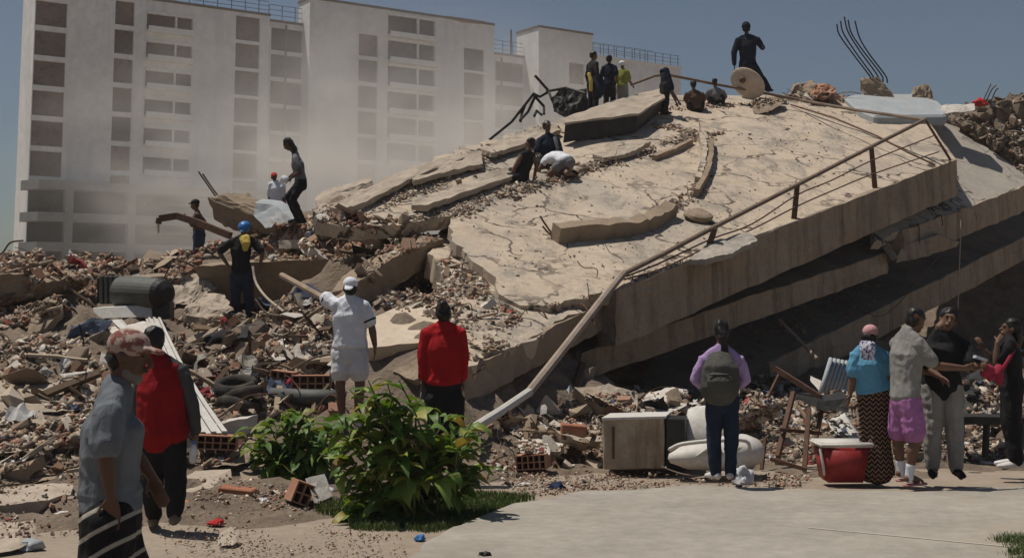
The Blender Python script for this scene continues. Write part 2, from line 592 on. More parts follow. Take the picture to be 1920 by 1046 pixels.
zr1 = fac(170, -16)[1]
wing((66, 10), (274, 10), 0, zr1, 5, [(68, 127, 4, 46, 8, 'w'), (217, 253, 3, 45, 8, 'w')])
zr1b = fac(390, 15)[1]
ua, ub = wing((274, 10), (506, 30), -.12, zr1b, 5, [(276, 362, 26, 34, 8, 'b'), (443, 488, 32, 45, 7, 'w')])
railing(bld, ua, ub, -.6, zr1b + .28)
zr2 = fac(545, 46, -1.5)[1]
ua, ub = wing((506, 60), (583, 60), -1.5, zr2, 5, [(509, 581, 56, 42, 7, 'w')])
railing(bld, ua, ub, -1.9, zr2 + .28, 1.8)
zr3 = fac(585, 0)[1]
wing((581, 30), (926, 60), .3, zr3, 3, [(673, 709, 65, 41, 6, 'w'), (728, 816, 30, 40, 6, 'b'), (870, 908, 92, 41, 5, 'w')])
zr4 = fac(955, 106, -3)[1]
ua, ub = wing((926, 120), (987, 120), -3, zr4, 4, [(929, 982, 118, 36, 4, 'w')])
railing(bld, ua, ub, -3.4, zr4 + .28, 1.7)
zr5 = fac(1012, 52, .2)[1]
wing((1010, 60), (1111, 80), .2, zr5, 4.9, [(1067, 1096, 119, 39, 1, 'w')])
pb = bmesh.new()                                        # poles and down-pipes
for (px, y0, y1, off) in ((575, 0, 60, -1.4), (958, 56, 108, -3.2)):
    u, z1 = fac(px, y0, off)
    z0 = fac(px, y1, off)[1]
    fbox(pb, u, u + .2, off - .2, off, z0, z1)
obj('roof_pole', pb, M['brail'], bld)
for (px, y0, y1, off) in ((535, 48, 330, -1.45), (939, 108, 300, -2.95)):
    pb = bmesh.new()
    u, z1 = fac(px, y0, off)
    z0 = fac(px, y1, off)[1]
    fbox(pb, u, u + .16, off + .01, off + .17, z0, z1)
    obj('drain_pipe', pb, M['bgap'], bld)
sc_b = bmesh.new()                                      # scar where plaster fell from the tower top
pts = [fw(*(fac(x, y, .32)[0], .305, fac(x, y, .32)[1])) for x, y in ((838, 30), (912, 41), (900, 46), (868, 43), (846, 37))]
block(sc_b, pts, -FN * .0 + FN * .05)
obj('plaster_scar', sc_b, M['clay'], bld)
# open frame of the lower floors
fr = bmesh.new()
uL = fac(20, 440, 3.4)[0]
uR = fac(560, 440, 3.4)[0]
zs = [fac(180, y, 3.4)[1] for y in (342, 401, 456, 520)]
for z in zs:
    fbox(fr, uL + 2.4, uR, .02, 3.4, z - .85, z)
    v = [(uL + 2.4, 3.4), (uL + 2.4, .02), (uL + 1.5, .02), (uL + 1.3, 1.2)]
    block(fr, [fw(a, o, z - .85) for a, o in v], (0, 0, .85))
for px in (128, 246):
    u = fac(px, 440, 3.4)[0]
    fbox(fr, u - .38, u + .38, 2.6, 3.46, 0, zs[0] - .86)
obj('floor_frame', fr, M['bfloor'], bld)
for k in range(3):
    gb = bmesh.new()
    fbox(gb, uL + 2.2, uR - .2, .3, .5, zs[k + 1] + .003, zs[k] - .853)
    obj('storey_shade_panel', gb, M['infill_dk'], bld)  # dark panel whose colour stands for the shade inside the open bays

b2 = empty('low_rooftop_building', fw(fac(1190, 130, -4)[0], -4, 0), 'lower grey building with roof railings showing past the tall block', 'building')
u0, u1 = fac(1113, 120, -4)[0], fac(1276, 140, -4)[0]
z = fac(1120, 108, -4)[1]
bm = bmesh.new(); fbox(bm, u0, u1, -12, -4, 0, z); obj('wall', bm, M['bwall'], b2)
bm = bmesh.new(); fbox(bm, u0 - .1, u1 + .1, -12.1, -3.8, z + .003, z + .3); obj('roof_edge', bm, M['bslab'], b2)
railing(b2, u0, u1, -4.3, z + .303, 1.6, 1.4)
railing(b2, u0, fac(1225, 120, -9)[0], -9, z + .303, 3.0, 1.9)

# ------------------------------------------------------------------ ground
def sheet(pts, z, cell=None):
    bm = bmesh.new()
    bm.faces.new([bm.verts.new((p[0], p[1], z)) for p in pts])
    return bm


gx = [-2500, -60, -30] + list(np.linspace(-14, 14, 80)) + [30, 60, 2500]
gy = [-300, -20, 2] + list(np.linspace(5, 22, 70)) + [60, 200, 5000]


def gz(x, y):
    if abs(x) > 14 or y < 5 or y > 22: return 0
    return .03 * noise.fractal(Vector((x * .8, y * .8, 3)), 1, 2, 4) - .025


bm = bmesh.new()
gv = [[bm.verts.new((x, y, gz(x, y))) for x in gx] for y in gy]
for j in range(len(gy) - 1):
    for i in range(len(gx) - 1):
        bm.faces.new((gv[j][i], gv[j][i + 1], gv[j + 1][i + 1], gv[j + 1][i]))
ground = tag(obj('ground', bm, M['dirt'], smooth=True), kind='structure')
# concrete path
edge = [ground_at(*p) for p in ((700, 1120), (770, 1046), (838, 1002), (935, 962), (1010, 940), (1120, 926), (1290, 917), (1450, 920), (1600, 928), (1780, 924), (1990, 912))]
ee = []
for a, b in zip(edge[:-1], edge[1:]):
    for k in range(8):
        p = a.lerp(b, k / 8)
        ee.append(p + Vector((noise.noise(p * 2.3) * .08, noise.noise(p * 1.3 + Vector((9, 0, 0))) * .30 + noise.noise(p * 5) * .08, 0)))
poly = ee + [Vector((12, 13, 0)), Vector((12, 3, 0)), Vector((0, 3, 0))]
bm = bmesh.new()
vv = [bm.verts.new((p.x, p.y, .032)) for p in poly]
lo = [bm.verts.new((p.x, p.y, -.06)) for p in poly]
bm.faces.new(vv)
for i in range(len(vv)):
    j = (i + 1) % len(vv)
    bm.faces.new((vv[i], vv[j], lo[j], lo[i]))
path = tag(obj('path', bm, M['path']), kind='structure')
a, b = ground_at(1515, 988, .036), ground_at(1990, 1033, .036)
d = (b - a); n = Vector((-d.y, d.x, 0)).normalized() * .016
bm = bmesh.new()
bm.faces.new([bm.verts.new(p) for p in (a - n, b - n, b + n, a + n)])
tag(obj('path_joint', bm, surf('joint_mortar', (.44, .40, .345), (.48, .44, .38), s=3)), kind='structure')

# ------------------------------------------------------------------ rubble mound (terrain)
CP = [(0, 1000, 10.5), (200, 960, 11.2), (450, 965, 11.2), (600, 925, 12.2),
      (0, 880, 13), (130, 870, 13.3), (300, 880, 13.2), (450, 870, 13.6), (0, 780, 15), (200, 770, 15), (400, 780, 15.3), (560, 800, 15.2), (640, 800, 14.9), (700, 800, 15),
      (0, 690, 17), (200, 690, 17), (400, 690, 17.7), (560, 700, 17.6), (0, 620, 19.5), (200, 625, 19.6), (420, 625, 20.8), (560, 630, 20),
      (0, 545, 22.4), (200, 545, 22.8), (330, 540, 23.6), (450, 598, 22.9), (0, 482, 25), (100, 485, 25.5), (230, 492, 26), (340, 475, 26.3),
      (300, 525, 24.4), (450, 462, 25), (500, 430, 25.6), (570, 425, 24.6), (640, 440, 24), (720, 450, 23.2), (640, 480, 22.8), (780, 640, 16.8), (700, 650, 17), (740, 560, 19), (700, 600, 18),
      (420, 592, 23.7), (540, 592, 23.7), (640, 578, 23.2), (770, 548, 21.6), (720, 585, 20.2), (850, 540, 20), (880, 640, 16.8), (830, 700, 15.6),
      (760, 830, 14.6), (850, 850, 14.3), (900, 850, 14.4), (940, 878, 14.2), (1000, 850, 15), (1000, 790, 16.5), (1130, 880, 14.4), (1200, 770, 17.5), (1290, 790, 17.5), (1330, 880, 14.4), (1450, 872, 14.7), (1500, 800, 17.5), (1620, 880, 14.4), (1700, 830, 16.5), (1700, 770, 18.5), (1900, 870, 14.8), (1900, 770, 18.5), (2050, 870, 15), (2050, 770, 18.5),
      (1200, 745, 19), (1500, 745, 20), (1800, 740, 21)]
pts3 = [W(*c) for c in CP]
pts3 += [Vector(p) for p in ((-17, 10, 0), (-17, 16, .6), (-17, 22, 1.9), (-17, 28, 3.0), (-17, 34, 1.5), (-17, 42, 0), (-12, 34, 1.6), (-7.2, 29, 2.3), (-6.6, 27.4, 2.3), (-9, 30, 2.2), (-4, 30, 2.6), (-5, 34, 1.2),
                             (-10, 42, 0), (-3, 42, 0), (-1, 32, 3.2), (3, 31, 3.6), (6, 31, 2.6), (9, 31, 1.4), (13, 31, .3), (17, 30, .2), (17, 34, .3), (14, 36, .5), (11, 36, .5), (11, 41, 3.4), (0, 25, 1.2), (4, 25, .4), (9, 26, .3), (13, 27, .3), (17, 26, .4), (2, 20, .3), (6, 22, .25), (10, 23, .25), (5, 38, 3), (9, 40, 3), (14, 41, 3.4), (17, 41, 3.4), (0, 46, 0), (6, 46, 0), (12, 46, 0), (18, 46, 0),
                             (0, 12, -.1), (3, 12, -.1), (7, 12, -.1), (12, 12, -.1), (17, 12, -.1), (-3, 10.5, -.1), (-6, 9.5, -.1), (-10, 9, -.1), (-17, 8, -.1), (3, 13.4, -.06), (5.5, 13.3, -.06), (8, 13.4, -.06))]
P = np.array([[p.x, p.y] for p in pts3]); Z = np.array([p.z for p in pts3])


def tps(r2):
    return np.where(r2 > 1e-12, r2 * np.log(np.maximum(r2, 1e-12)) * .5, 0)


K = tps(((P[:, None] - P[None]) ** 2).sum(-1)) + np.eye(len(P)) * .05
A_ = np.zeros((len(P) + 3, len(P) + 3))
A_[:len(P), :len(P)] = K
A_[:len(P), len(P)] = 1; A_[len(P), :len(P)] = 1
A_[:len(P), len(P) + 1:] = P; A_[len(P) + 1:, :len(P)] = P.T
SOL = np.linalg.solve(A_, np.concatenate([Z, [0, 0, 0]]))


def mound_base(q):
    r2 = ((q[:, None] - P[None]) ** 2).sum(-1)
    return tps(r2) @ SOL[:len(P)] + SOL[len(P)] + q @ SOL[len(P) + 1:]


mx = np.arange(-17, 18.01, .14); my = np.arange(9, 46, .14)
XX, YY = np.meshgrid(mx, my)
q = np.stack([XX.ravel(), YY.ravel()], 1)
zz = np.concatenate([mound_base(c) for c in np.array_split(q, 12)])
for i, (x, y) in enumerate(q):
    v = Vector((x, y, 0))
    lump = noise.fractal(v * 1.3, .9, 2.1, 4) * .20 + abs(noise.noise(v * 2.3)) * .26 - .06
    zz[i] += lump * min(1.0, max(.0, (zz[i] + .05) * 3.5)) - .06
nx, ny = len(mx), len(my)
me = bpy.data.meshes.new('rubble_mound')
idx = np.arange(nx * ny).reshape(ny, nx)
fcs = np.stack([idx[:-1, :-1], idx[:-1, 1:], idx[1:, 1:], idx[1:, :-1]], -1).reshape(-1, 4)
keep = zz[fcs].max(1) > -.05
fcs = fcs[keep]
me.from_pydata(np.column_stack([q, zz]).tolist(), [], fcs.tolist())
mound = tag(obj('rubble_mound', me, M['mound'], smooth=True), kind='structure')
MV = [Vector(p) for p in np.column_stack([q, zz])]
MF = fcs.tolist()

# ------------------------------------------------------------------ collapsed floor slabs
SURF_V, SURF_F = list(MV), [list(f) for f in MF]       # everything rubble can lie on


def add_surface(vs, fs):
    o = len(SURF_V)
    SURF_V.extend(vs)
    SURF_F.extend([[i + o for i in f] for f in fs])


def plane3(a, b, c):
    a, b, c = W(*a), W(*b), W(*c)
    n = (b - a).cross(c - a).normalized()
    if n.z < 0: n = -n
    return (a, n)


def slab(name, label, cat, poly, pl, thick, mat, grid=.35, rough=.03, jag=.10, group=None, sag=None):
    """poly: (px, py, jagged?) round the visible top; a sheet of real thickness on plane pl."""
    p0, n = pl
    ex = Vector((1, 0, 0)); ex = (ex - n * ex.dot(n)).normalized(); ey = n.cross(ex)
    pts = [(on_plane(p[0], p[1], pl) if len(p) < 4 else p[3], len(p) > 2 and p[2]) for p in poly]
    out = []
    for i, (a, j) in enumerate(pts):
        b = pts[(i + 1) % len(pts)][0]
        L = (b - a).length
        k = max(1, int(L / (.16 if j else .5)))
        for s in range(k):
            q = a.lerp(b, s / k)
            if j and s:
                q = q + ex * noise.noise(q * 2.7) * jag * 1.6 + ey * noise.noise(q * 2.9 + Vector((5, 0, 0))) * jag * 1.6
                q = q + (ex * random.uniform(-1, 1) + ey * random.uniform(-1, 1)) * jag * .5
            out.append(q)
    to2 = lambda v: Vector(((v - p0).dot(ex), (v - p0).dot(ey)))
    o2 = [to2(v) for v in out]
    x0, x1 = min(v.x for v in o2), max(v.x for v in o2)
    y0, y1 = min(v.y for v in o2), max(v.y for v in o2)
    inner = []
    gx_ = x0
    while gx_ < x1:
        gy_ = y0
        while gy_ < y1:
            inner.append(Vector((gx_ + random.uniform(-.3, .3) * grid, gy_ + random.uniform(-.3, .3) * grid)))
            gy_ += grid
        gx_ += grid
    n0 = len(o2)
    vs, es, fs, _, _, _ = delaunay_2d_cdt(o2 + inner, [], [list(range(n0))], 1, 1e-4)
    used = sorted({i for f in fs for i in f})
    mp = {u: k for k, u in enumerate(used)}
    vs = [vs[u] for u in used]
    fs = [[mp[i] for i in f] for f in fs]
    top = []
    for v in vs:
        w = p0 + ex * v.x + ey * v.y
        h = noise.fractal(w * .55, 1, 2, 4) * rough + (sag(w) if sag else 0)
        top.append(w + n * h)
    bot = [v - n * thick + n * noise.noise(v * 1.7) * .02 for v in top]
    # boundary edges
    cnt = {}
    for f in fs:
        for a, b in zip(f, f[1:] + f[:1]):
            cnt[(a, b)] = 1
    bnd = [(a, b) for (a, b) in cnt if (b, a) not in cnt]
    N = len(top)
    faces = [list(f) for f in fs] + [[i + N for i in f[::-1]] for f in fs] + [[b, a, a + N, b + N] for a, b in bnd]
    root = empty(name, p0, label, cat, group)
    me = bpy.data.meshes.new('deck')
    me.from_pydata(top + bot, [], faces)
    bm = bmesh.new(); bm.from_mesh(me); bpy.data.meshes.remove(me)
    obj('deck', bm, mat, root)
    add_surface(top, fs)
    return root


def edge_beam(root, a, b, h, w, mat, drop=0.0, seed=1, name='edge_beam'):
    """beam hanging under a slab edge from world point a to b; its face 4 cm proud of the slab."""
    d = (b - a).normalized()
    out = Vector((d.y, -d.x, 0)).normalized() * .04
    dn = Vector((0, 0, -1))
    bm = bmesh.new()
    pts = [a + out + dn * drop, b + out + dn * drop, b + out + dn * (drop + h), a + out + dn * (drop + h)]
    block(bm, pts, -out.normalized() * w, chip=.036, cuts=5, seed=seed)
    return obj(name, bm, mat, root)


PLA = plane3((1150, 541, 19.5), (1790, 303, 30), (1330, 190, 33.3))
NA = PLA[1]


def par(a, b):
    """plane through two photo points that leans like the main slab."""
    a, b = W(*a), W(*b)
    d = (b - a).normalized()
    da = (W(1790, 303, 30) - W(1150, 541, 19.5)).normalized()
    up = NA.cross(da)                      # uphill direction in slab A across its front edge
    n = d.cross(up).normalized()
    if n.z < 0: n = -n
    return (a, n)


roofA = slab('roof_slab', 'huge tan roof slab sloping down across the collapse, cracked and strewn with debris', 'concrete slab',
             [(1150, 545), (1790, 300), (1738, 226), (1600, 188), (1480, 178), (1330, 180), (1235, 178), (1130, 200), (1045, 222, 1), (930, 262, 1), (850, 283, 1), (760, 318, 1), (690, 350, 1), (600, 390, 1), (592, 415, 1), (660, 425, 1), (755, 422, 1),
              (850, 405, 1), (845, 440, 1), (875, 480, 1), (930, 520, 1), (935, 553, 1), (975, 572, 1), (1030, 577, 1), (1090, 560, 1)], PLA, .22, M['slab'], grid=.3, rough=.045)
A0, A1 = on_plane(1150, 545, PLA), on_plane(1790, 300, PLA)
edge_beam(roofA, A0 - (A1 - A0) * .0, A1, .84, .35, M['fascia'], seed=1)
cross = (on_plane(1738, 226, PLA) - A1).normalized()
bm = bmesh.new()
block(bm, [A1 + Vector((.04, 0, 0)), A1 + cross * 7, A1 + cross * 7 + Vector((0, 0, -.7)), A1 + Vector((.04, 0, -.84))], (-.3, .1, 0), chip=.02, cuts=4, seed=5)
obj('edge_beam', bm, M['fascia'], roofA)

PLL = plane3((868, 690, 15.6), (1135, 562, 19.7), (850, 450, 21.9))
low = slab('lower_floor_slab', 'tan floor slab crushed under the roof slab, its lip by the red jumper', 'concrete slab',
           [(868, 690, 1), (965, 650, 1), (1106, 574), (1190, 535), (1150, 470), (860, 405, 1), (800, 455, 1), (840, 520, 1), (815, 560, 1), (842, 610, 1), (830, 660, 1)], PLL, .40, M['slab'], rough=.06, jag=.1)
edge_beam(low, on_plane(868, 690, PLL), on_plane(1150, 553, PLL), .42, .5, M['conc_brown'], drop=.02, seed=3)

PLB = par((1110, 650, 19.9), (1656, 476, 27.6))
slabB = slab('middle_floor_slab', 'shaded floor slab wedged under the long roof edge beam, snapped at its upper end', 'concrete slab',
             [(1080, 660), (1656, 474), (1690, 455, 1), (1640, 380, 1), (1500, 350), (1150, 480), (1060, 590)], PLB, .24, M['slab_shaded'], rough=.03)
edge_beam(slabB, on_plane(1085, 660, PLB), on_plane(1660, 474, PLB), .44, .35, M['fascia'], seed=7)

PLB2 = plane3((1700, 428, 28.2), (1960, 334, 35.2), (1800, 240, 36.5))
slabB2 = slab('side_floor_slab', 'grey floor slab jutting out past the end of the roof slab beside the pile', 'concrete slab',
              [(1640, 452, 1), (1700, 430, 1), (1790, 396, 1), (1960, 334), (1990, 345), (1925, 328), (1800, 240), (1720, 215), (1640, 280)], PLB2, .22, M['slab2'], rough=.03)
edge_beam(slabB2, on_plane(1690, 433, PLB2), on_plane(1962, 333, PLB2), .66, .35, M['fascia'], seed=9)

PLC = par((1560, 625, 26.6), (1920, 446, 35.0))
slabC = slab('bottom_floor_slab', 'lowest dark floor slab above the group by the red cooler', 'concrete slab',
             [(1180, 790), (1560, 622), (1880, 463), (2100, 352), (2100, 300), (1800, 310), (1500, 420), (1250, 600)], PLC, .24, M['slab_shaded'], rough=.03)
edge_beam(slabC, on_plane(1440, 680, PLC), on_plane(1995, 406, PLC), .62, .4, M['fascia'], seed=11)



def thing1(name, label, cat, bm, mat, group=None, smooth=False, ctr=None):
    c = ctr if ctr is not None else sum((v.co for v in bm.verts), Vector()) / len(bm.verts)
    return tag(obj(name, bm, mat, loc=c, smooth=smooth), label, cat, group)


def chunk(name, label, cat, pxs, ext, mat, chip=.035, cuts=3, seed=0, bev=.0):
    bm = bmesh.new()
    block(bm, PX(*pxs), ext, chip, cuts, seed, bev)
    o = thing1(name, label, cat, bm, mat)
    vs = [o.matrix_basis @ v.co for v in o.data.vertices]
    add_surface(vs, [list(p.vertices) for p in o.data.polygons])
    return o


# big pieces -------------------------------------------------------
chunk('concrete_beam', 'thick tan concrete beam lying behind the worker in the blue helmet', 'concrete beam',
      [(363, 500, 23.0), (500, 490, 23.0), (662, 485, 23.0), (686, 520, 23.1), (650, 552, 23.3), (560, 558, 23.3), (408, 572, 23.3), (385, 545, 23.2)], (.05, 1.3, .12), M['conc_brown'], seed=2, chip=.03)
chunk('concrete_beam', 'diagonal concrete beam propped above the man in the white T-shirt', 'concrete beam',
      [(668, 530, 19.0), (735, 485, 20.0), (800, 445, 21.2), (832, 447, 21.5), (826, 488, 21.6), (760, 525, 20.5), (695, 566, 19.4), (655, 600, 18.9), (640, 575, 18.7)], (-.30, .6, .10), M['conc_brown'], seed=4, chip=.025)
chunk('concrete_block', 'broken concrete block with hollow top edge tilted beside the red capped boy', 'concrete block',
      [(388, 372, 25.6), (415, 364, 25.6), (468, 392, 25.4), (530, 425, 25.1), (505, 440, 25.3), (440, 434, 25.6), (402, 410, 25.8)], (.3, .8, .10), M['conc_brown'], seed=6, chip=.05)
chunk('wall_panel', 'blue grey wall panel fragment leaning below the braided woman', 'panel',
      [(478, 380, 25.0), (515, 384, 24.9), (548, 412, 24.4), (540, 424, 24.4), (498, 428, 24.6), (476, 404, 24.9)], (.1, .25, .1), M['bluegrey'], seed=8, chip=.02)
chunk('concrete_beam', 'grey concrete beam end lying on the slope behind the braided woman', 'concrete beam',
      [(592, 378, 25), (620, 362, 25.4), (697, 340, 26.3), (700, 352, 26.2), (660, 372, 25.4), (596, 393, 24.7)], (-.1, .6, .15), M['conc'], seed=10)
chunk('wall_panel', 'smooth tan plaster panel lying between the white T-shirt and the red jumper', 'panel',
      [(690, 600, 17.6), (745, 575, 18.2), (818, 570, 18.2), (822, 604, 17.4), (806, 640, 16.6), (690, 652, 16.5), (688, 625, 17)], (0, .12, -.18), M['plaster_tan'], chip=.012, seed=12)
chunk('concrete_slab_piece', 'tan concrete slab piece at the picture edge behind the machine', 'concrete slab',
      [(-60, 520, 20.6), (40, 512, 21), (75, 530, 21), (55, 556, 21.1), (-10, 574, 20.8), (-60, 578, 20.7)], (.3, 1.5, .10), M['conc_brown'], seed=14)
chunk('concrete_slab_piece', 'long grey slab lip behind the grey T-shirt man', 'concrete slab',
      [(-60, 738, 15.6), (60, 730, 15.8), (150, 728, 15.9), (146, 770, 15.4), (40, 772, 15.2), (-60, 780, 15)], (.1, .7, .12), M['conc'], seed=16)
chunk('concrete_slab_piece', 'curved pale slab piece leaning low beside the grey T-shirt man', 'concrete slab',
      [(-40, 790, 13.8), (35, 766, 14.4), (80, 822, 13.7), (45, 850, 13.1), (-40, 848, 13)], (.1, .4, -.05), M['conc'], seed=18)
chunk('concrete_slab_piece', 'flat pale slab piece resting on bricks near the picture edge', 'concrete slab',
      [(-40, 920, 11.9), (60, 905, 12.4), (140, 908, 12.3), (130, 926, 11.9), (30, 945, 11.3), (-40, 948, 11.2)], (0, .02, -.14), M['conc'], seed=20)
chunk('concrete_slab_piece', 'thin long slab strip lying above the flat pale slab', 'concrete slab',
      [(-40, 896, 12.8), (140, 884, 13.2), (146, 894, 13), (60, 906, 12.7), (-40, 910, 12.5)], (.0, .3, -.05), M['conc_brown'], seed=21)
chunk('concrete_cube', 'pale topped concrete cube at the lower picture corner', 'concrete block',
      [(-40, 995, 10.1), (36, 990, 10.2), (38, 1030, 9.9), (-40, 1040, 9.7)], (.03, .28, .02), M['conc'], seed=22, chip=.02)
chunk('concrete_boulder', 'rounded crumbling concrete boulder beside the machine', 'boulder',
      [(318, 520, 23.1), (345, 510, 23.2), (370, 525, 23), (378, 555, 22.6), (352, 574, 22.4), (318, 572, 22.4)], (.1, .6, .2), M['conc'], seed=24, chip=.10)
chunk('concrete_boulder', 'crumbling concrete boulder below the tan beam', 'boulder',
      [(360, 566, 22.2), (400, 570, 22.2), (415, 598, 21.6), (370, 604, 21.4), (345, 585, 21.8)], (.1, .4, .15), M['conc'], seed=25, chip=.08)
chunk('plaster_slab', 'white plaster slab fragment in the rubble beside the white shorts', 'plaster piece',
      [(476, 652, 18.5), (520, 640, 18.8), (556, 655, 18.5), (548, 672, 18.1), (500, 676, 18), (480, 668, 18.1)], (.05, .2, .03), M['conc_lt'], seed=26)
chunk('plaster_slab', 'grey white cube of plaster below the hanging rope', 'plaster piece',
      [(536, 595, 20.6), (556, 588, 20.8), (575, 600, 20.6), (565, 625, 20), (532, 622, 20.1)], (.1, .28, .06), M['conc_lt'], seed=28)
chunk('plaster_slab', 'pale folded plaster sheet beside the clay block', 'plaster piece',
      [(508, 690, 17.2), (530, 676, 17.5), (556, 695, 17.1), (550, 716, 16.6), (520, 712, 16.7)], (.05, .2, .05), M['conc_lt'], seed=29)
chunk('concrete_slab_piece', 'cream pointed concrete slab piece behind the stained cabinet', 'concrete slab',
      [(1202, 774, 17), (1212, 745, 17.5), (1260, 732, 17.8), (1290, 742, 17.6), (1286, 762, 17.2), (1245, 776, 16.9)], (.05, .5, .02), M['conc_lt'], seed=30)
chunk('concrete_slab_piece', 'tan broken slab corner leaning against the stained cabinet', 'concrete slab',
      [(1030, 795, 15.6), (1060, 788, 15.8), (1128, 798, 15.6), (1126, 828, 15), (1085, 826, 15), (1050, 812, 15.2)], (0, .25, -.12), M['conc'], seed=32)
chunk('concrete_slab_piece', 'flat slab fragment beside the hollow clay lump by the bush', 'concrete slab',
      [(962, 828, 15.3), (1010, 822, 15.4), (1056, 832, 15.2), (1050, 846, 14.9), (990, 848, 14.8)], (0, .15, -.08), M['conc_lt'], seed=34)
chunk('concrete_block', 'squared pale concrete block on the ground behind the dark trouser legs', 'concrete block',
      [(342, 896, 12.9), (410, 892, 13), (412, 925, 12.6), (345, 930, 12.5)], (.05, .3, .03), M['conc'], seed=36, chip=.015)
chunk('concrete_block', 'brown concrete block beside the small bush', 'concrete block',
      [(450, 884, 13.2), (518, 876, 13.4), (522, 908, 13), (455, 918, 12.8)], (.05, .35, .03), M['conc_brown'], seed=38, chip=.02)
chunk('concrete_slab_piece', 'tan slab fragment under the clay block behind the red vest', 'concrete slab',
      [(370, 842, 14.1), (455, 835, 14.3), (465, 866, 13.8), (385, 880, 13.5)], (.05, .4, .03), M['conc_brown'], seed=39)
chunk('stone', 'small grey stone lying alone on the dusty ground', 'stone',
      [(408, 1006, 10.3), (424, 998, 10.35), (442, 1006, 10.3), (438, 1020, 10.2), (410, 1022, 10.2)], (.02, .12, .02), M['conc'], seed=40, chip=.02)
chunk('concrete_slab_piece', 'dark tilted slab inside the hollow behind the leaning posts', 'concrete slab',
      [(1068, 700, 18.4), (1108, 690, 18.4), (1096, 745, 18.2), (1066, 760, 18)], (.1, .2, .05), M['conc_brown'], seed=42)
chunk('concrete_beam', 'angled concrete stub wedged between two floor slabs', 'concrete beam',
      [(1632, 432, 28.2), (1650, 436, 28), (1684, 484, 27.2), (1672, 488, 27.2)], (.1, .3, .02), M['fascia'], seed=43, chip=.015)
chunk('concrete_beam', 'broken concrete spandrel hanging below the side floor slab', 'concrete beam',
      [(1680, 492, 27.6), (1690, 462, 28), (1760, 440, 28.8), (1798, 455, 29.4), (1795, 463, 29.4), (1720, 486, 28.2)], (.1, .4, .05), M['fascia'], seed=44, chip=.03)

slabs_left = [(70, 655, 18.0, .55, 0), (180, 720, 16.6, .42, 1), (250, 668, 17.8, .38, 2), (30, 715, 16.4, .48, 3), (330, 750, 15.8, .40, 0), (420, 790, 14.9, .36, 1), (110, 812, 14.1, .42, 2), (300, 842, 13.6, .30, 3), (470, 655, 18.6, .42, 0), (590, 668, 17.6, .34, 1), (395, 598, 21.4, .46, 2),
              (120, 580, 21.4, .62, 0), (60, 600, 20.3, .55, 2), (240, 618, 19.8, .5, 1), (215, 505, 25.2, .5, 3), (300, 500, 25.4, .45, 0), (600, 470, 23.4, .42, 1), (700, 440, 23.2, .42, 2), (560, 450, 24.2, .36, 3), (740, 545, 20.0, .40, 0), (880, 590, 18.2, .34, 1), (790, 690, 15.6, .36, 2), (1150, 745, 17.3, .46, 0), (1400, 760, 17.0, .44, 1), (1650, 770, 17.6, .40, 2), (1340, 735, 18.2, .42, 3), (1000, 810, 15.6, .34, 1), (30, 870, 12.9, .34, 2), (200, 862, 13.0, .30, 0), (520, 752, 15.9, .32, 3), (640, 700, 16.8, .30, 2)]
words_ = ('above the short stick', 'behind the grey T-shirt man', 'below the machine leg', 'over the long grey slab lip', 'beside the ribbed sheet strip', 'near the hollow brick row', 'beside the curved pale slab', 'behind the dark trouser legs', 'above the cord', 'beside the white shorts', 'beside the crumbling boulder', 'left of the machine', 'under the tan slab piece',
          'under the machine base', 'on the crest behind the machine', 'below the bent steel beam', 'above the tan beam end', 'at the foot of the roof slab', 'below the blue grey panel', 'below the diagonal beam', 'beside the lower slab lip', 'behind the red jumper', 'behind the stained cabinet', 'behind the wrecked frame', 'behind the zigzag skirt', 'behind the rucksack woman', 'near the hollow clay lump', 'above the flat pale slab', 'behind the grey T-shirt hem', 'over the thick grey pipe', 'beside the white plaster slab')
rs_ = random.Random(5)
for i, (px, py, Y, r_, mi) in enumerate(slabs_left):
    c = W(px, py, Y)
    n_ = Vector((rs_.uniform(-.5, .5), rs_.uniform(-.75, .05), rs_.uniform(.55, 1))).normalized()
    e1 = Vector((1, rs_.uniform(-.5, .5), 0)); e1 = (e1 - n_ * e1.dot(n_)).normalized(); e2 = n_.cross(e1)
    k = rs_.choice((4, 5, 5, 6))
    a0 = rs_.uniform(0, 6.28)
    pp = [c + (e1 * math.cos(a0 + 6.283 * j / k) * rs_.uniform(.75, 1.3) + e2 * math.sin(a0 + 6.283 * j / k) * rs_.uniform(.5, .9)) * r_ for j in range(k)]
    th = rs_.uniform(.09, .2)
    bm = bmesh.new()
    block(bm, pp, -n_ * th, .03, 3, 120 + i)
    mt_ = ('conc', 'conc_lt', 'conc_brown', 'slab2')[mi]
    o = thing1('broken_slab', ('jagged tan', 'pale plaster coated', 'dark brown', 'grey')[mi] + ' broken slab tilted in the rubble ' + words_[i].replace('left of', 'beside'), 'concrete slab', bm, M[mt_], 'tilted broken slabs in the rubble')
    add_surface([o.matrix_basis @ v.co for v in o.data.vertices], [list(p_.vertices) for p_ in o.data.polygons])

# pieces on the roof slab --------------------------------------------
def onA(px, py, h=0.0):
    return on_plane(px, py, PLA) + NA * h


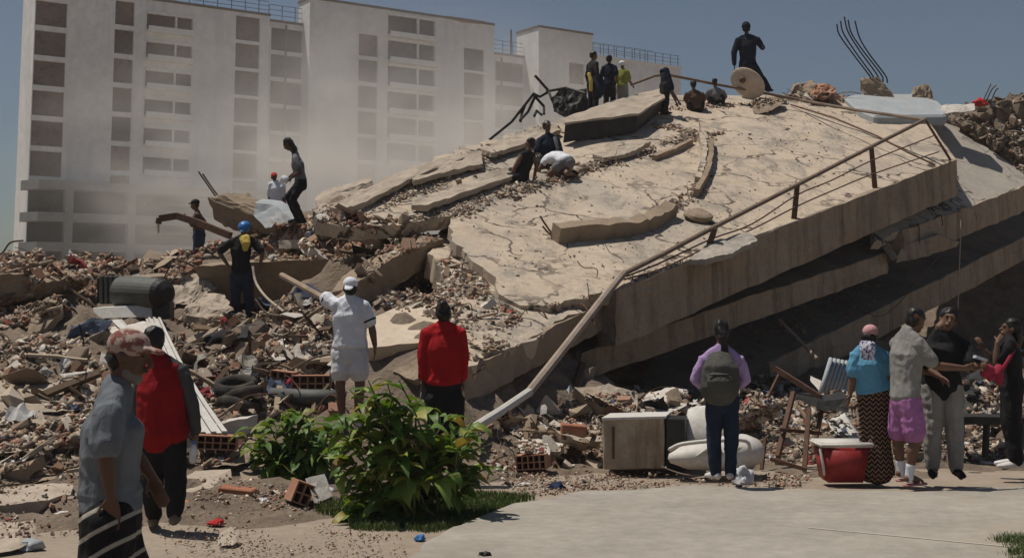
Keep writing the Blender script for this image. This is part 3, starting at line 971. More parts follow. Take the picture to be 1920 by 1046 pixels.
def strip(bm, pxs, w, h, sink=.03, seed=0, pl=PLA):
    """a curved beam lying on a slab: box section swept along photo points."""
    ps = [on_plane(px, py, pl) for px, py in pxs]
    dense = []
    for a, b in zip(ps[:-1], ps[1:]):
        k = max(1, int((b - a).length / .13))
        dense += [a.lerp(b, i / k) for i in range(k)]
    dense.append(ps[-1])
    prev = None
    n = pl[1]
    for i, p in enumerate(dense):
        t = (dense[min(i + 1, len(dense) - 1)] - dense[max(i - 1, 0)]).normalized()
        s = t.cross(n).normalized() * w / 2
        j = noise.noise(p * 2 + Vector((seed, 0, 0)))
        hh = h * (1 + .25 * j)
        cur = [bm.verts.new(q) for q in (p - s - n * sink, p + s - n * sink, p + s * (1 + .2 * j) + n * hh, p - s * (1 - .2 * j) + n * hh)]
        if prev is None: bm.faces.new(cur)
        else:
            for k in range(4):
                bm.faces.new((prev[k], prev[(k + 1) % 4], cur[(k + 1) % 4], cur[k]))
        prev = cur
    bm.faces.new(prev[::-1])


def strips(name, label, cat, pxs, w, h, mat, seed=0, chip=.03):
    bm = bmesh.new()
    strip(bm, pxs, w, h, seed=seed)
    for v in bm.verts: v.co += noise.noise_vector(v.co * 5) * chip
    return thing1(name, label, cat, bm, mat)


strips('broken_beam', 'broken concrete beam with splayed rods lying across the middle of the roof slab', 'concrete beam',
       [(1040, 452), (1100, 446), (1180, 440), (1222, 425), (1256, 405)], .26, .26, M['conc_brown'], 1, .06)
strips('broken_kerb', 'narrow cracked kerb running down the roof slab from the rubble ridge', 'kerb',
       [(1314, 264), (1320, 290), (1316, 320), (1306, 345)], .12, .16, M['slab'], 2)
strips('broken_kerb', 'narrow dark kerb beside the cracked kerb on the roof slab', 'kerb',
       [(1332, 272), (1331, 305), (1322, 340), (1304, 372)], .10, .18, M['conc_brown'], 3)
strips('timber', 'pale timber lying uphill of the broken beam on the roof slab', 'timber',
       [(1225, 300), (1262, 286), (1296, 268)], .09, .10, M['wood'], 4, .01)
for i, (pp, lab) in enumerate((([(618, 402), (690, 366), (762, 334), (858, 300), (880, 306), (770, 352), (700, 384), (640, 412)], 'long thin concrete plate lying along the far streak of debris'),
                               ([(770, 396), (860, 362), (950, 330), (975, 336), (880, 372), (800, 404)], 'long thin concrete plate above the debris ridge on the roof slab'),
                               ([(900, 292), (960, 268), (1035, 246), (1050, 254), (980, 284), (920, 304)], 'thin concrete plate downhill of the twisted black frame'),
                               ([(760, 338), (850, 306), (900, 300), (905, 318), (830, 338), (775, 356)], 'short thin concrete plate between the debris streaks'),
                               ([(1110, 300), (1170, 286), (1218, 282), (1180, 298), (1130, 310)], 'thin concrete plate lying downhill of the long tilted plate'),
                               ([(1290, 500), (1330, 470), (1400, 452), (1420, 462), (1370, 490), (1320, 508)], 'broken grey concrete plate by the lowest railing post'))):
    bm = bmesh.new()
    block(bm, [onA(x, y, .13 + .03 * (k % 3)) for k, (x, y) in enumerate(pp)], -NA * .10, .03, 3, 90 + i)
    thing1('concrete_plate', lab, 'concrete plate', bm, M['slab2'] if i == 5 else M['conc'])
bm = bmesh.new()
c = onA(1308, 412, .08)
ball(bm, c, (.28, .28, .10), NA.to_track_quat('Z', 'Y').to_matrix(), 18, 8)
for v in bm.verts: v.co += noise.noise_vector(v.co * 6) * .03
thing1('concrete_disc', 'round concrete disc lying near the broken beam', 'concrete disc', bm, M['conc_brown'])
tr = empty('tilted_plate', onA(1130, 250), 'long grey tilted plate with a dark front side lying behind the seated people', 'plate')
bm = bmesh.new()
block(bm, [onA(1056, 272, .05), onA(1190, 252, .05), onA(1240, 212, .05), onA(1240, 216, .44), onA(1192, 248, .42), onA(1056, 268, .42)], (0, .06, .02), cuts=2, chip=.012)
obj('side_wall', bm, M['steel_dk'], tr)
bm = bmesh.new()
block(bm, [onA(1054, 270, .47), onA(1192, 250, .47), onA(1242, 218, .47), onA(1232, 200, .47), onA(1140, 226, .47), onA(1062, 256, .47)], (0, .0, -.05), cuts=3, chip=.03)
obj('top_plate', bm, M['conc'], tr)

bm = bmesh.new()                                          # pale board on the crest
pl = plane3((1640, 214, 33.2), (1775, 212, 34.4), (1590, 178, 35.6))
brd = [on_plane(x, y, pl) for x, y in ((1582, 182), (1600, 177), (1710, 176), (1760, 190), (1778, 206), (1772, 216), (1640, 217), (1610, 205))]
block(bm, brd, (0, 0, -.30), bev=.06)
thing1('wall_panel', 'large pale blue grey rounded panel lying on top of the crest under the bent rods', 'panel', bm, M['bluegrey'], smooth=False)

def rod(bm, pts, r, n=6):
    loft(bm, pts, [r] * len(pts), n=n, dome=False)


def curve(pts, k=6):
    """Catmull-Rom through points."""
    P_ = [Vector(p) for p in pts]
    P_ = [P_[0] * 2 - P_[1]] + P_ + [P_[-1] * 2 - P_[-2]]
    out = []
    for i in range(1, len(P_) - 2):
        a, b, c, d = P_[i - 1:i + 3]
        for s in range(k):
            t = s / k
            out.append(.5 * ((2 * b) + (c - a) * t + (2 * a - 5 * b + 4 * c - d) * t * t + (3 * b - a - 3 * c + d) * t ** 3))
    out.append(P_[-2])
    return out


st = empty('column_stub', W(1645, 172, 35.8), 'broken column stub with bent reinforcing rods standing against the sky', 'column stub')
bm = bmesh.new()
block(bm, PX((1615, 150, 35.9), (1650, 146, 36), (1682, 190, 35.9), (1622, 190, 35.8)), (.1, .5, .1), .06, 3, 3)
obj('stub', bm, M['conc_brown'], st)
for i, pp in enumerate([[(1569, 46), (1574, 66), (1598, 100), (1630, 142), (1634, 154)], [(1576, 40), (1581, 62), (1604, 98), (1636, 142), (1640, 154)], [(1583, 32), (1590, 60), (1612, 96), (1644, 140), (1648, 154)], [(1590, 38), (1597, 64), (1620, 98), (1652, 140), (1656, 154)], [(1603, 40), (1612, 72), (1630, 102), (1660, 142), (1664, 156)]]):
    bm = bmesh.new()
    rod(bm, curve([W(x, y, 36.1 + .12 * (i % 3)) for x, y in pp]), .021)
    obj('reinforcing_rod', bm, M['steel_dk'], st)
for (lab, sets, y) in (('bent rods sprouting from the broken beam on the roof slab', [[(1013, 405), (1022, 420), (1040, 445)], [(1017, 424), (1028, 436), (1042, 448)]], None),
                       ('pair of rods standing from the hollow edged concrete block', [[(372, 322), (388, 345), (404, 368)], [(380, 326), (396, 350), (408, 366)]], 26.3),
                       ('thin bent wires rising from the dark pile at the picture edge', [[(1848, 192), (1860, 168), (1868, 160)], [(1856, 196), (1866, 172), (1872, 166)], [(1842, 192), (1850, 175), (1858, 158)]], 36)):
    rt = empty('rod_cluster', (W(*sets[0][-1], y) if y else onA(*sets[0][-1])), lab, 'steel rods')
    for s_ in sets:
        bm = bmesh.new()
        if y: pts = [W(a, b, y) for a, b in s_]
        else:
            e = onA(*s_[-1], .12)
            pts = [W(a, b, e.y) for a, b in s_]
        rod(bm, curve(pts, 4), .016)
        obj('reinforcing_rod', bm, M['rust'], rt)

# railing along the roof slab ----------------------------------------
def edge_y(px):
    """distance of the roof slab's front edge in the direction of photo column px."""
    k = (px - PX0) / FPX
    t = (k * A0.y - A0.x) / ((A1.x - A0.x) - k * (A1.y - A0.y))
    return A0.y + t * (A1.y - A0.y) + .12


rl = empty('guard_railing', onA(1490, 410), 'bent brown guard railing along the roof slab edge, its pipe trailing to the ground', 'railing')
WE = lambda x, y: W(x, y, edge_y(min(x, 1790)))
bm = bmesh.new(); rod(bm, [WE(*p_) for p_ in ((1735, 224), (1640, 272), (1492, 348), (1335, 428), (1240, 478), (1168, 514))], .042, 8); obj('handrail', bm, M['rail'], rl)
e0 = WE(1170, 512)
bm = bmesh.new(); rod(bm, curve([e0, W(1150, 535, e0.y - .4), W(1060, 650, 17.6), W(990, 738, 16.4)], 4), .060, 8); obj('fallen_pipe', bm, M['pipe'], rl)
bm = bmesh.new(); rod(bm, [W(992, 735, 16.4), W(940, 770, 15.6), W(884, 805, 14.6)], .056, 8); obj('fallen_pipe', bm, M['sheet'], rl)
for (x0, y0, x1, y1) in ((1634, 276, 1642, 352), (1495, 347, 1489, 411), (1340, 428, 1324, 474)):
    bm = bmesh.new()
    b = onA(x1, y1, -.05)
    a = W(x0, y0, b.y)
    block(bm, [a + Vector((-.05, 0, 0)), a + Vector((.05, 0, 0)), b + Vector((.055, 0, 0)), b + Vector((-.055, 0, 0))], (.02, .10, 0), bev=.008)
    obj('post', bm, M['rust'], rl)
for ys in ([(1750, 255), (1637, 300), (1560, 338), (1494, 366), (1410, 420), (1334, 448), (1240, 492), (1175, 518)],
           [(1760, 285), (1638, 326), (1560, 358), (1492, 388), (1410, 430), (1330, 462), (1240, 504), (1170, 524)]):
    bm = bmesh.new(); rod(bm, curve([WE(*p_) for p_ in ys], 4), .014); obj('mid_rail', bm, M['rust'], rl)
# rods torn out of the broken slab edges
rs_ = random.Random(9)
for root_, spots_, pl_ in ((roofA, ((850, 452), (880, 485), (905, 505), (934, 530), (950, 562), (985, 573), (1012, 577), (1060, 569), (775, 424), (700, 425), (1078, 563)), PLA), (low, ((880, 684), (910, 672), (940, 660), (1000, 634), (838, 650)), PLL), (slabB2, ((1720, 424), (1750, 412), (1775, 400)), PLB2)):
    for x, y in spots_:
        a = on_plane(x, y, pl_) - pl_[1] * .1
        d_ = Vector((rs_.uniform(-.5, .3), rs_.uniform(-.8, -.2), rs_.uniform(-.5, .35))) * rs_.uniform(.35, .8)
        bm = bmesh.new(); rod(bm, curve([a - d_ * .3, a + d_ * .5 + Vector((0, 0, rs_.uniform(-.05, .12))), a + d_ + Vector((rs_.uniform(-.15, .15), 0, rs_.uniform(-.35, .1)))], 4), .013, 5)
        obj('torn_rod', bm, M['rust'], root_)
rl2 = empty('guard_railing', onA(1480, 190), 'fallen thin railing lying along the crest below the officer', 'railing')
bm = bmesh.new(); rod(bm, PX((1225, 143, 33), (1250, 140, 33), (1340, 158, 33.2), (1440, 176, 33.4), (1500, 188, 33.3), (1600, 206, 32.0), (1735, 225, 29.5)), .04, 7); obj('handrail', bm, M['rail'], rl2)
bm = bmesh.new(); rod(bm, PX((1182, 160, 33), (1228, 143, 33)), .03, 6); obj('handrail', bm, M['rust'], rl2)
bm = bmesh.new(); rod(bm, PX((1735, 225, 29.4), (1760, 265, 29.6), (1782, 300, 29.9)), .03, 6); obj('post', bm, M['rust'], rl2)
bm = bmesh.new(); rod(bm, [onA(x, y, .05 + .25 * math.sin(k)) for k, (x, y) in zip((0, 1, 2, 2.6, 3.1), ((1482, 200), (1560, 240), (1640, 276), (1700, 300), (1752, 314)))], .022, 6)
thing1('fallen_rail', 'thin rail fallen diagonally across the upper roof slab', 'rail', bm, M['rust'])

# disc behind the officer, bowl, boulders on the crest
dsh = empty('tan_disc', W(1404, 158, 33.3), 'dusty tan satellite dish shaped disc tilted in front of the dark officer', 'dish')
bm = bmesh.new()
ball(bm, W(1402, 156, 33.3), (.50, .09, .36), Matrix.Rotation(R(38), 3, 'Y') @ Matrix.Rotation(R(20), 3, 'X'), 22, 10)
obj('dish_plate', bm, M['plaster_tan'], dsh)
bm = bmesh.new(); ball(bm, W(1392, 150, 33.15), (.09, .06, .09)); obj('hub', bm, M['rust'], dsh)
chunk('concrete_boulder', 'dark bowl shaped concrete lump below the tan dish', 'boulder', [(1412, 196, 33), (1425, 186, 33.2), (1465, 180, 33.4), (1470, 192, 33.2), (1440, 212, 32.5), (1414, 213, 32.4)], (.05, .4, .1), M['conc_brown'], seed=50, chip=.05)
for i, (pp, lab) in enumerate((([(1478, 180, 34.8), (1492, 160, 35), (1525, 152, 35.2), (1540, 178, 34.8)], 'brown rubble lump topmost on the crest beside the officer'),
                               ([(1515, 184, 34.4), (1538, 158, 34.8), (1562, 164, 34.9), (1572, 184, 34.5)], 'orange brown masonry lump on the crest between officer and rods'),
                               ([(1710, 188, 36.3), (1722, 164, 36.4), (1742, 160, 36.5), (1752, 188, 36.3)], 'round dark boulder on the crest beside the column stub'))):
    chunk('masonry_lump', lab, 'masonry lump', pp, (.1, .6, .1), (M['conc_brown'], M['clay'], M['conc_brown'])[i], seed=52 + i, chip=.09)
chunk('concrete_slab_piece', 'flat cream slab piece lying on the crest beside the pale panel', 'concrete slab', [(1776, 196, 34.5), (1828, 196, 34.8), (1828, 206, 34.4), (1778, 212, 34)], (.05, .6, .05), M['conc_lt'], seed=60)
# dark debris heap at the picture edge
heap = [[(1800, 235, 36), (1850, 200, 37), (1990, 170, 38), (2000, 300, 36), (1925, 325, 35.5), (1860, 270, 35.7)]]
chunk('rubble_heap', 'dark heap of wires and rubble above the side floor slab', 'rubble heap', heap[0], (.2, 2.5, .3), M['mound'], seed=61, chip=.3, cuts=4)

# ------------------------------------------------------------------ people
_tmpn = [0]


def fused(bm, vox, smooth=3, ruffle=0.0, seed=0):
    """one continuous surface out of the overlapping closed shapes in bm."""
    me = bpy.data.meshes.new('tmp')
    bm.to_mesh(me); bm.free()
    o = bpy.data.objects.new('tmp', me)
    sc.collection.objects.link(o)
    m = o.modifiers.new('r', 'REMESH'); m.mode = 'VOXEL'; m.voxel_size = vox; m.use_smooth_shade = True
    if smooth:
        s = o.modifiers.new('s', 'SMOOTH'); s.factor = .5; s.iterations = smooth
    dg = bpy.context.evaluated_depsgraph_get()
    me2 = bpy.data.meshes.new_from_object(o.evaluated_get(dg))
    bpy.data.objects.remove(o); bpy.data.meshes.remove(me)
    if ruffle:
        n = len(me2.vertices)
        nr = np.empty(n * 3); me2.vertices.foreach_get('normal', nr); nr = nr.reshape(-1, 3)
        co = np.empty(n * 3); me2.vertices.foreach_get('co', co); co = co.reshape(-1, 3)
        so = Vector((seed * 2.3, seed * 5.1, seed))
        d = np.array([noise.noise(Vector((c[0] * 7, c[1] * 7, c[2] * 4.5)) + so) + .6 * (1 - 2 * abs(noise.noise(Vector((c[0] * 11 + c[2] * 5, c[1] * 11, c[2] * 9 - c[0] * 6)) - so))) - .2 for c in co])
        co += nr * (d * ruffle)[:, None]
        me2.vertices.foreach_set('co', co.ravel())
    me2.polygons.foreach_set('use_smooth', [True] * len(me2.polygons))
    return me2


STD = dict(pelvis=(0, 0, .95), waist=(0, .01, 1.08), chest=(0, .02, 1.28), neckb=(0, -.005, 1.46), neck=(0, .01, 1.52), head=(0, .035, 1.635),
           shl=(-.175, 0, 1.42), shr=(.175, 0, 1.42), ell=(-.235, -.03, 1.14), elr=(.235, -.03, 1.14), wrl=(-.25, .05, .89), wrr=(.25, .05, .89),
           hil=(-.09, 0, .92), hir=(.09, 0, .92), knl=(-.105, .025, .50), knr=(.105, .025, .50), anl=(-.115, -.02, .085), anr=(.115, -.02, .085),
           tol=(-.135, .13, .03), tor=(.135, .13, .03))


def lob(name, src, mat, parent=None, smooth=False, loc=None):
    return obj(name, src, mat, parent, smooth, loc, local=True)


def person(label, base, H, face, ov=None, loc=None, vox=.016, build=1.0, skin='skin', hf=None, look=None, top=None, bottom=None, shoes=None, hair=None, hat=None, facepts=False, girth=1.0, group=None):
    """base: world foot point; face: degrees, 0 looks away from the camera, 90 towards +x. ov: joint -> (photo px, py, metres farther than base);
    loc: joint -> (right, forward, up) metres for a 1.75 m body."""
    base = Vector(base)
    s = H / 1.75
    fa = R(face)
    F_ = Vector((math.sin(fa), math.cos(fa), 0)); R_ = Vector((math.cos(fa), -math.sin(fa), 0))
    J = {}
    for k, (r, f, z) in {**STD, **(loc or {})}.items():
        J[k] = (R_ * r + F_ * f + Vector((0, 0, z))) * s
    for k, v in (ov or {}).items():
        if k in J: J[k] = W(v[0], v[1], base.y + (v[2] if len(v) > 2 else 0)) - base
    for k in ('shl', 'shr'): J[k] = J[k] + Vector((0, 0, -.022 * s))
    root = empty('person', base, label, 'person', group)
    up = Vector((0, 0, 1))
    hipR = (J['hir'] - J['hil']); shR = (J['shr'] - J['shl'])
    if hipR.length < .05: hipR = R_.copy()
    if shR.length < .05: shR = R_.copy()
    hipR.normalize(); shR.normalize()
    midR = (hipR + shR).normalized()
    b = s * build
    shm = (J['shl'] + J['shr']) / 2
    crotch = J['pelvis'] + (J['pelvis'] - J['waist']).normalized() * .09 * s

    def P_(bm, pts, rads, right=None, n=10):
        loft(bm, pts, rads, right, n)

    def torso(bm, add=0.0, hem=None, collar=True):
        g = girth
        pts = [hem if hem is not None else crotch, J['pelvis'], J['waist'], J['chest'], shm.lerp(J['neckb'], .15)]
        hx = .012 if hem is not None else 0
        rd = [(.150 * b + add + hx, .105 * b * g + add + hx), (.165 * b + add, .108 * b * g + add), (.142 * b * (1 + (g - 1) * .7) + add, .100 * b * g + add), (.162 * b + add, .112 * b * (1 + (g - 1) * .5) + add), (.128 * b + add, .066 * b + add)]
        rt = [hipR, hipR, midR, shR, shR]
        if collar:
            pts.append(J['neckb']); rd.append((.07 * s + add * .7, .06 * s + add * .7)); rt.append(shR)
            for sd in 'lr':
                P_(bm, [J['neckb'] + (J['neck'] - J['neckb']) * .35, J['neckb'].lerp(J['sh' + sd], .5) + up * .012 * s, J['sh' + sd]], [.040 * s + add * .5, .048 * b + add * .5, .050 * b + add * .5])
        P_(bm, pts, rd, rt, 14)

    def lerp(a, c, t): return a + (c - a) * t

    def arm_pts(side, t):
        a, e, w = J['sh' + side], J['el' + side], J['wr' + side]
        if t <= 1: return [a, lerp(a, e, t * .5), lerp(a, e, t)]
        return [a, lerp(a, e, .5), e, lerp(e, w, (t - 1) * .55), lerp(e, w, t - 1)]

    # body ----------------------------------------------------------
    bm = bmesh.new()
    torso(bm, 0)
    P_(bm, [J['neckb'], J['neck'], lerp(J['neck'], J['head'], .5)], [.058 * s, .052 * s, .05 * s])
    hd = J['head'] - J['neck']
    hup = (hd.normalized() * .35 + up * .65).normalized() if look is None else Vector(look).normalized()
    hfa = R(hf if hf is not None else face)
    hF = Vector((math.sin(hfa), math.cos(hfa), 0)); hF = (hF - hup * hF.dot(hup)).normalized()
    hR = hF.cross(hup).normalized()
    HM = Matrix((hR, hF, hup)).transposed()
    hc = J['head']

    def hp(x, y, z): return hc + HM @ (Vector((x, y, z)) * s)
    ball(bm, hp(0, -.008, .025), (.074 * s, .093 * s, .088 * s), HM, 16, 12)
    P_(bm, [hp(0, .012, 0), hp(0, .03, -.055), hp(0, .048, -.092)], [(.066 * s, .078 * s), (.056 * s, .056 * s), (.032 * s, .03 * s)], hR, 12)
    P_(bm, [hp(0, .088, .02), hp(0, .103, -.012), hp(0, .113, -.026)], [.010 * s, .013 * s, .016 * s], hR, 8)
    P_(bm, [hp(-.045, .077, .033), hp(0, .09, .035), hp(.045, .077, .033)], [.012 * s] * 3)
    P_(bm, [hp(-.02, .088, -.058), hp(.02, .088, -.058)], [.012 * s] * 2)
    for x in (-1, 1): ball(bm, hp(x * .077, -.01, .0), (.012 * s, .022 * s, .034 * s), HM, 8, 6)
    for side, sg in (('l', -1), ('r', 1)):
        a, e, w = J['sh' + side], J['el' + side], J['wr' + side]
        P_(bm, [lerp(a, shm, .35), a, lerp(a, e, .45), e], [.056 * b, .055 * b, .048 * b, .039 * b])
        P_(bm, [e, lerp(e, w, .3), w], [.039 * b, .042 * b, .027 * b])
        d = (w - e).normalized()
        hpos = w
        ht = (ov or {}).get('ha' + side)
        if ht is not None: d = (W(ht[0], ht[1], base.y + (ht[2] if len(ht) > 2 else 0)) - base - w).normalized()
        bx = d.cross(R_ if abs(d.dot(R_)) < .8 else up).normalized()      # across the palm
        nz = d.cross(bx).normalized()
        P_(bm, [w - d * .01 * s, w + d * .05 * s, w + d * .09 * s], [(.024 * s, .018 * s), (.038 * s, .017 * s), (.036 * s, .014 * s)], bx)
        fr = max(.0088 * s, vox * .62)
        cl = -1 if nz.dot(F_) < 0 else 1
        for i, ln in enumerate((.066, .075, .070, .055)):
            o = w + d * .09 * s + bx * (.028 - .0187 * i) * s
            k1 = o + d * ln * .5 * s + nz * cl * .008 * s
            k2 = k1 + (d * .85 + nz * cl * .55).normalized() * ln * .55 * s
            P_(bm, [o - d * .02 * s, o, k1, k2], [fr, fr, fr * .95, fr * .8], bx, 6)
        o = w + d * .025 * s + bx * .03 * s
        k1 = o + (d * .7 + bx * .6 + nz * cl * .3).normalized() * .045 * s
        P_(bm, [o, k1, k1 + (d + nz * cl * .3).normalized() * .03 * s], [fr * 1.3, fr * 1.1, fr * .85], bx, 6)
    for side in 'lr':
        h, k, a, t = J['hi' + side], J['kn' + side], J['an' + side], J['to' + side]
        P_(bm, [h, lerp(h, k, .3), lerp(h, k, .7), k], [.086 * b, .082 * b, .064 * b, .053 * b])
        cd = (k - a).normalized()
        cb = -F_ * .012 * s
        P_(bm, [k, lerp(k, a, .3) + cb, lerp(k, a, .65), a], [.053 * b, .056 * b, .042 * b, .034 * b])
        P_(bm, [a - (t - a).normalized() * .035 * s + Vector((0, 0, -.03 * s)), lerp(a, t, .45), t], [.032 * s, .036 * s, .026 * s])
    lob('body', fused(bm, vox, 2), M[skin], root, loc=None)
    sv = vox * 1.05

    def part(name, bm, mat, smooth=3, ruf=0.0, v=None):
        return lob(name, fused(bm, v or sv, smooth, ruf, len(label)), M[mat], root)
    # bottom ----------------------------------------------------------
    if bottom:
        kind, mat, t, loose = bottom
        bm = bmesh.new()
        if kind == 'skirt':
            an = (J['anl'] + J['anr']) / 2; kn = (J['knl'] + J['knr']) / 2
            bot = lerp(kn, an, max(0, t - 1)) if t > 1 else lerp(J['pelvis'], kn, t)
            P_(bm, [lerp(J['pelvis'], J['waist'], .7), J['pelvis'], kn, lerp(kn, bot, .7), bot], [(.15 * b, .115 * b), (.178 * b, .125 * b), (.155 * b, .115 * b), (.165 * b, .13 * b), (.19 * b, .15 * b)], hipR, 18)
        else:
            P_(bm, [crotch, J['pelvis'], lerp(J['pelvis'], J['waist'], .6)], [(.156 * b + loose * .6, .108 * b * girth + loose * .6), (.172 * b + loose * .4, .114 * b * girth + loose * .4), (.156 * b + .006, .11 * b * girth)], hipR, 14)
            for side in 'lr':
                h, k, a = J['hi' + side], J['kn' + side], J['an' + side]
                r0, r1, r2 = .096 * b + loose, .066 * b + loose, .046 * b + loose
                if t <= 1:
                    P_(bm, [h, lerp(h, k, t * .5), lerp(h, k, t)], [r0, lerp(r0, r1, .4) + loose * .4, lerp(r0, r1, t * .6) + loose * .7])
                else:
                    P_(bm, [h, lerp(h, k, .5), k, lerp(k, a, .35), lerp(k, a, t - 1)], [r0, (r0 + r1) / 2, r1, r1 * .97, lerp(r1, r2, t - 1)])
        part('skirt' if kind == 'skirt' else kind, bm, mat, 2, .013)
    # top ----------------------------------------------------------
    if top:
        name, mat, sl, hem, loose = top
        bm = bmesh.new()
        hp_ = J['pelvis'] + (J['pelvis'] - J['waist']).normalized() * hem * s
        torso(bm, loose, hp_)
        if sl > 0:
            for side in 'lr':
                pts = arm_pts(side, sl)
                r0 = .060 * b + loose * .6
                r1 = (.052 if sl <= 1 else .036) * b + loose * (1.2 if sl <= 1 else .5)
                P_(bm, [lerp(pts[0], shm, .4)] + pts, [r0] + [lerp(r0, r1, i / (len(pts) - 1)) for i in range(len(pts))])
        part(name, bm, mat, 2, .0115)
    if shoes:
        kind, mat = shoes
        for side in 'lr':
            bm = bmesh.new()
            a, t = J['an' + side], J['to' + side]
            d = (t - a); d.z = 0
            d = d.normalized() if d.length > 1e-4 else F_
            z = Vector((0, 0, min(a.z, t.z) + (.012 if kind == 'sandal' else .02) * s - .03 * s * (kind == 'sandal')))
            hl, tp = Vector((a.x, a.y, 0)) - d * .05 * s + z, Vector((t.x, t.y, 0)) + d * .05 * s + z
            sd = d.cross(up)
            if kind == 'sandal':
                P_(bm, [hl, lerp(hl, tp, .5), tp], [(.036 * s, .014 * s), (.045 * s, .014 * s), (.036 * s, .013 * s)], sd)
                P_(bm, [lerp(hl, tp, .62) - sd * .045 * s, lerp(hl, tp, .62) + up * .055 * s, lerp(hl, tp, .62) + sd * .045 * s], [.014 * s] * 3)
            else:
                P_(bm, [hl + up * .02 * s, lerp(hl, tp, .55) + up * .014 * s, tp], [(.044 * s, .042 * s), (.053 * s, .04 * s), (.043 * s, .026 * s)], sd)
                P_(bm, [lerp(a, Vector((a.x, a.y, z.z)), .3) + up * .02 * s, lerp(a, t, .35)], [.047 * s, .042 * s])
            part('sandal' if kind == 'sandal' else 'shoe', bm, mat, 1, 0, vox * .9)
    if hair:
        bm = bmesh.new()
        if hair != 'fringe':
            ball(bm, hp(0, -.022, .043), (.084 * s, .094 * s, .088 * s), HM, 16, 10)
            ball(bm, hp(0, -.05, -.005), (.077 * s, .062 * s, .075 * s), HM, 14, 8)
        else:
            ball(bm, hp(0, -.045, -.015), (.078 * s, .062 * s, .06 * s), HM, 14, 8)
        if hair == 'bun': ball(bm, hp(.01, -.10, .10), (.05 * s, .05 * s, .045 * s), HM)
        if hair == 'pony': P_(bm, [hp(0, -.10, .03), hp(0, -.135, -.06), hp(.01, -.13, -.18), hp(.02, -.12, -.30)], [(.05 * s, .04 * s), (.06 * s, .045 * s), (.055 * s, .04 * s), (.03 * s, .02 * s)], hR)
        if hair == 'braids':
            for x in (-.04, 0, .04): P_(bm, [hp(x, -.085, .03), hp(x, -.105, -.05), hp(x * 1.3, -.11, -.09) + Vector((.01, 0, -.09 * s)), hp(x * 1.5, -.11, -.10) + Vector((.012, 0, -.2 * s))], [.03 * s, .027 * s, .022 * s, .014 * s], hR)
        if hair == 'long':
            P_(bm, [hp(0, -.07, .03), hp(0, -.095, -.09), hp(0, -.10, -.2)], [(.08 * s, .05 * s), (.085 * s, .05 * s), (.06 * s, .03 * s)], hR)
        part('hair', bm, 'hair', 1, .022, vox * .9)
    if hat:
        kind, mat = hat
        bm = bmesh.new()
        ball(bm, hp(0, -.008, .052), (.088 * s, .103 * s, .080 * s), HM, 18, 12)
        if kind == 'cap': P_(bm, [hp(-.05, .085, .045), hp(0, .15, .038), hp(.05, .085, .045)], [.014 * s, .014 * s, .014 * s]); P_(bm, [hp(0, .07, .05), hp(0, .155, .04)], [(.06 * s, .012 * s), (.045 * s, .01 * s)], hR)
        if kind == 'capback': P_(bm, [hp(0, -.06, .03), hp(0, -.14, -.005), hp(0, -.165, -.02)], [(.06 * s, .012 * s), (.055 * s, .011 * s), (.04 * s, .01 * s)], hR)
        if kind == 'helmet':
            ball(bm, hp(0, -.01, .06), (.112 * s, .134 * s, .10 * s), HM, 18, 12)
            P_(bm, [hp(0, .06, .02), hp(0, .145, .012)], [(.09 * s, .012 * s), (.06 * s, .01 * s)], hR)
        if kind == 'fullhelmet':
            ball(bm, hp(0, -.005, .03), (.112 * s, .13 * s, .125 * s), HM, 18, 12)
            ball(bm, hp(0, -.02, -.05), (.10 * s, .11 * s, .07 * s), HM, 16, 10)
        if kind == 'bucket':
            P_(bm, [hp(0, -.005, .10), hp(0, -.005, .02), hp(0, -.005, -.01)], [(.085 * s, .10 * s), (.105 * s, .125 * s), (.15 * s, .17 * s)], hR, 16)
        part('helmet' if 'helmet' in kind else 'hat', bm, mat, 2, .0, vox * .8)
    if facepts:
        for x in (-1, 1):
            bm = bmesh.new(); ball(bm, hp(x * .033, .080, .012), (.009 * s, .006 * s, .006 * s), HM, 8, 6); lob('eye', bm, M['eye'], root, True)
        bm = bmesh.new(); ball(bm, hp(0, .098, -.058), (.024 * s, .006 * s, .008 * s), HM, 10, 6); lob('mouth', bm, M['lip'], root, True)
    return root, J, hp, part, s, (R_, F_)


def foot(px, py, Y): return W(px, py, Y)


# grey T-shirt man, nearest
b0 = W(205, 1316, 6.05); b0.z = .0
r, J, hp, part, s, (R_, F_) = person('bearded man in grey T-shirt, printed cap and striped black shorts walking past', b0, 1.74, 90, {
    'pelvis': (207, 958), 'waist': (207, 890), 'chest': (213, 800), 'neckb': (220, 728), 'neck': (226, 708), 'head': (241, 668),
    'shr': (205, 768, -.19), 'elr': (198, 856, -.24), 'wrr': (208, 930, -.20), 'har': (212, 965, -.18),
    'shl': (216, 768, .17), 'ell': (248, 846, .24), 'wrl': (285, 893, .26), 'hal': (298, 925, .26),
    'hir': (205, 970, -.09), 'hil': (207, 970, .09), 'knr': (190, 1130, -.10), 'knl': (242, 1125, .1), 'anr': (160, 1270, -.1), 'anl': (245, 1285, .1), 'tor': (200, 1310, -.1), 'tol': (300, 1305, .1)},
    vox=.0095, build=.93, girth=1.2, look=(.14, 0, 1), skin='skin_dk', top=('tshirt', 'greytee', .72, -.085, .024), bottom=('shorts', 'shorts1', .86, .035), shoes=('shoe', 'shoe_b'), hair='fringe', hat=('cap', 'cap1'), facepts=True)
bm = bmesh.new(); loft(bm, [hp(0, .015, -.07), hp(0, .05, -.095)], [(.062 * s, .05 * s), (.04 * s, .035 * s)], R_); part('beard', bm, 'stubble', 1, .004)
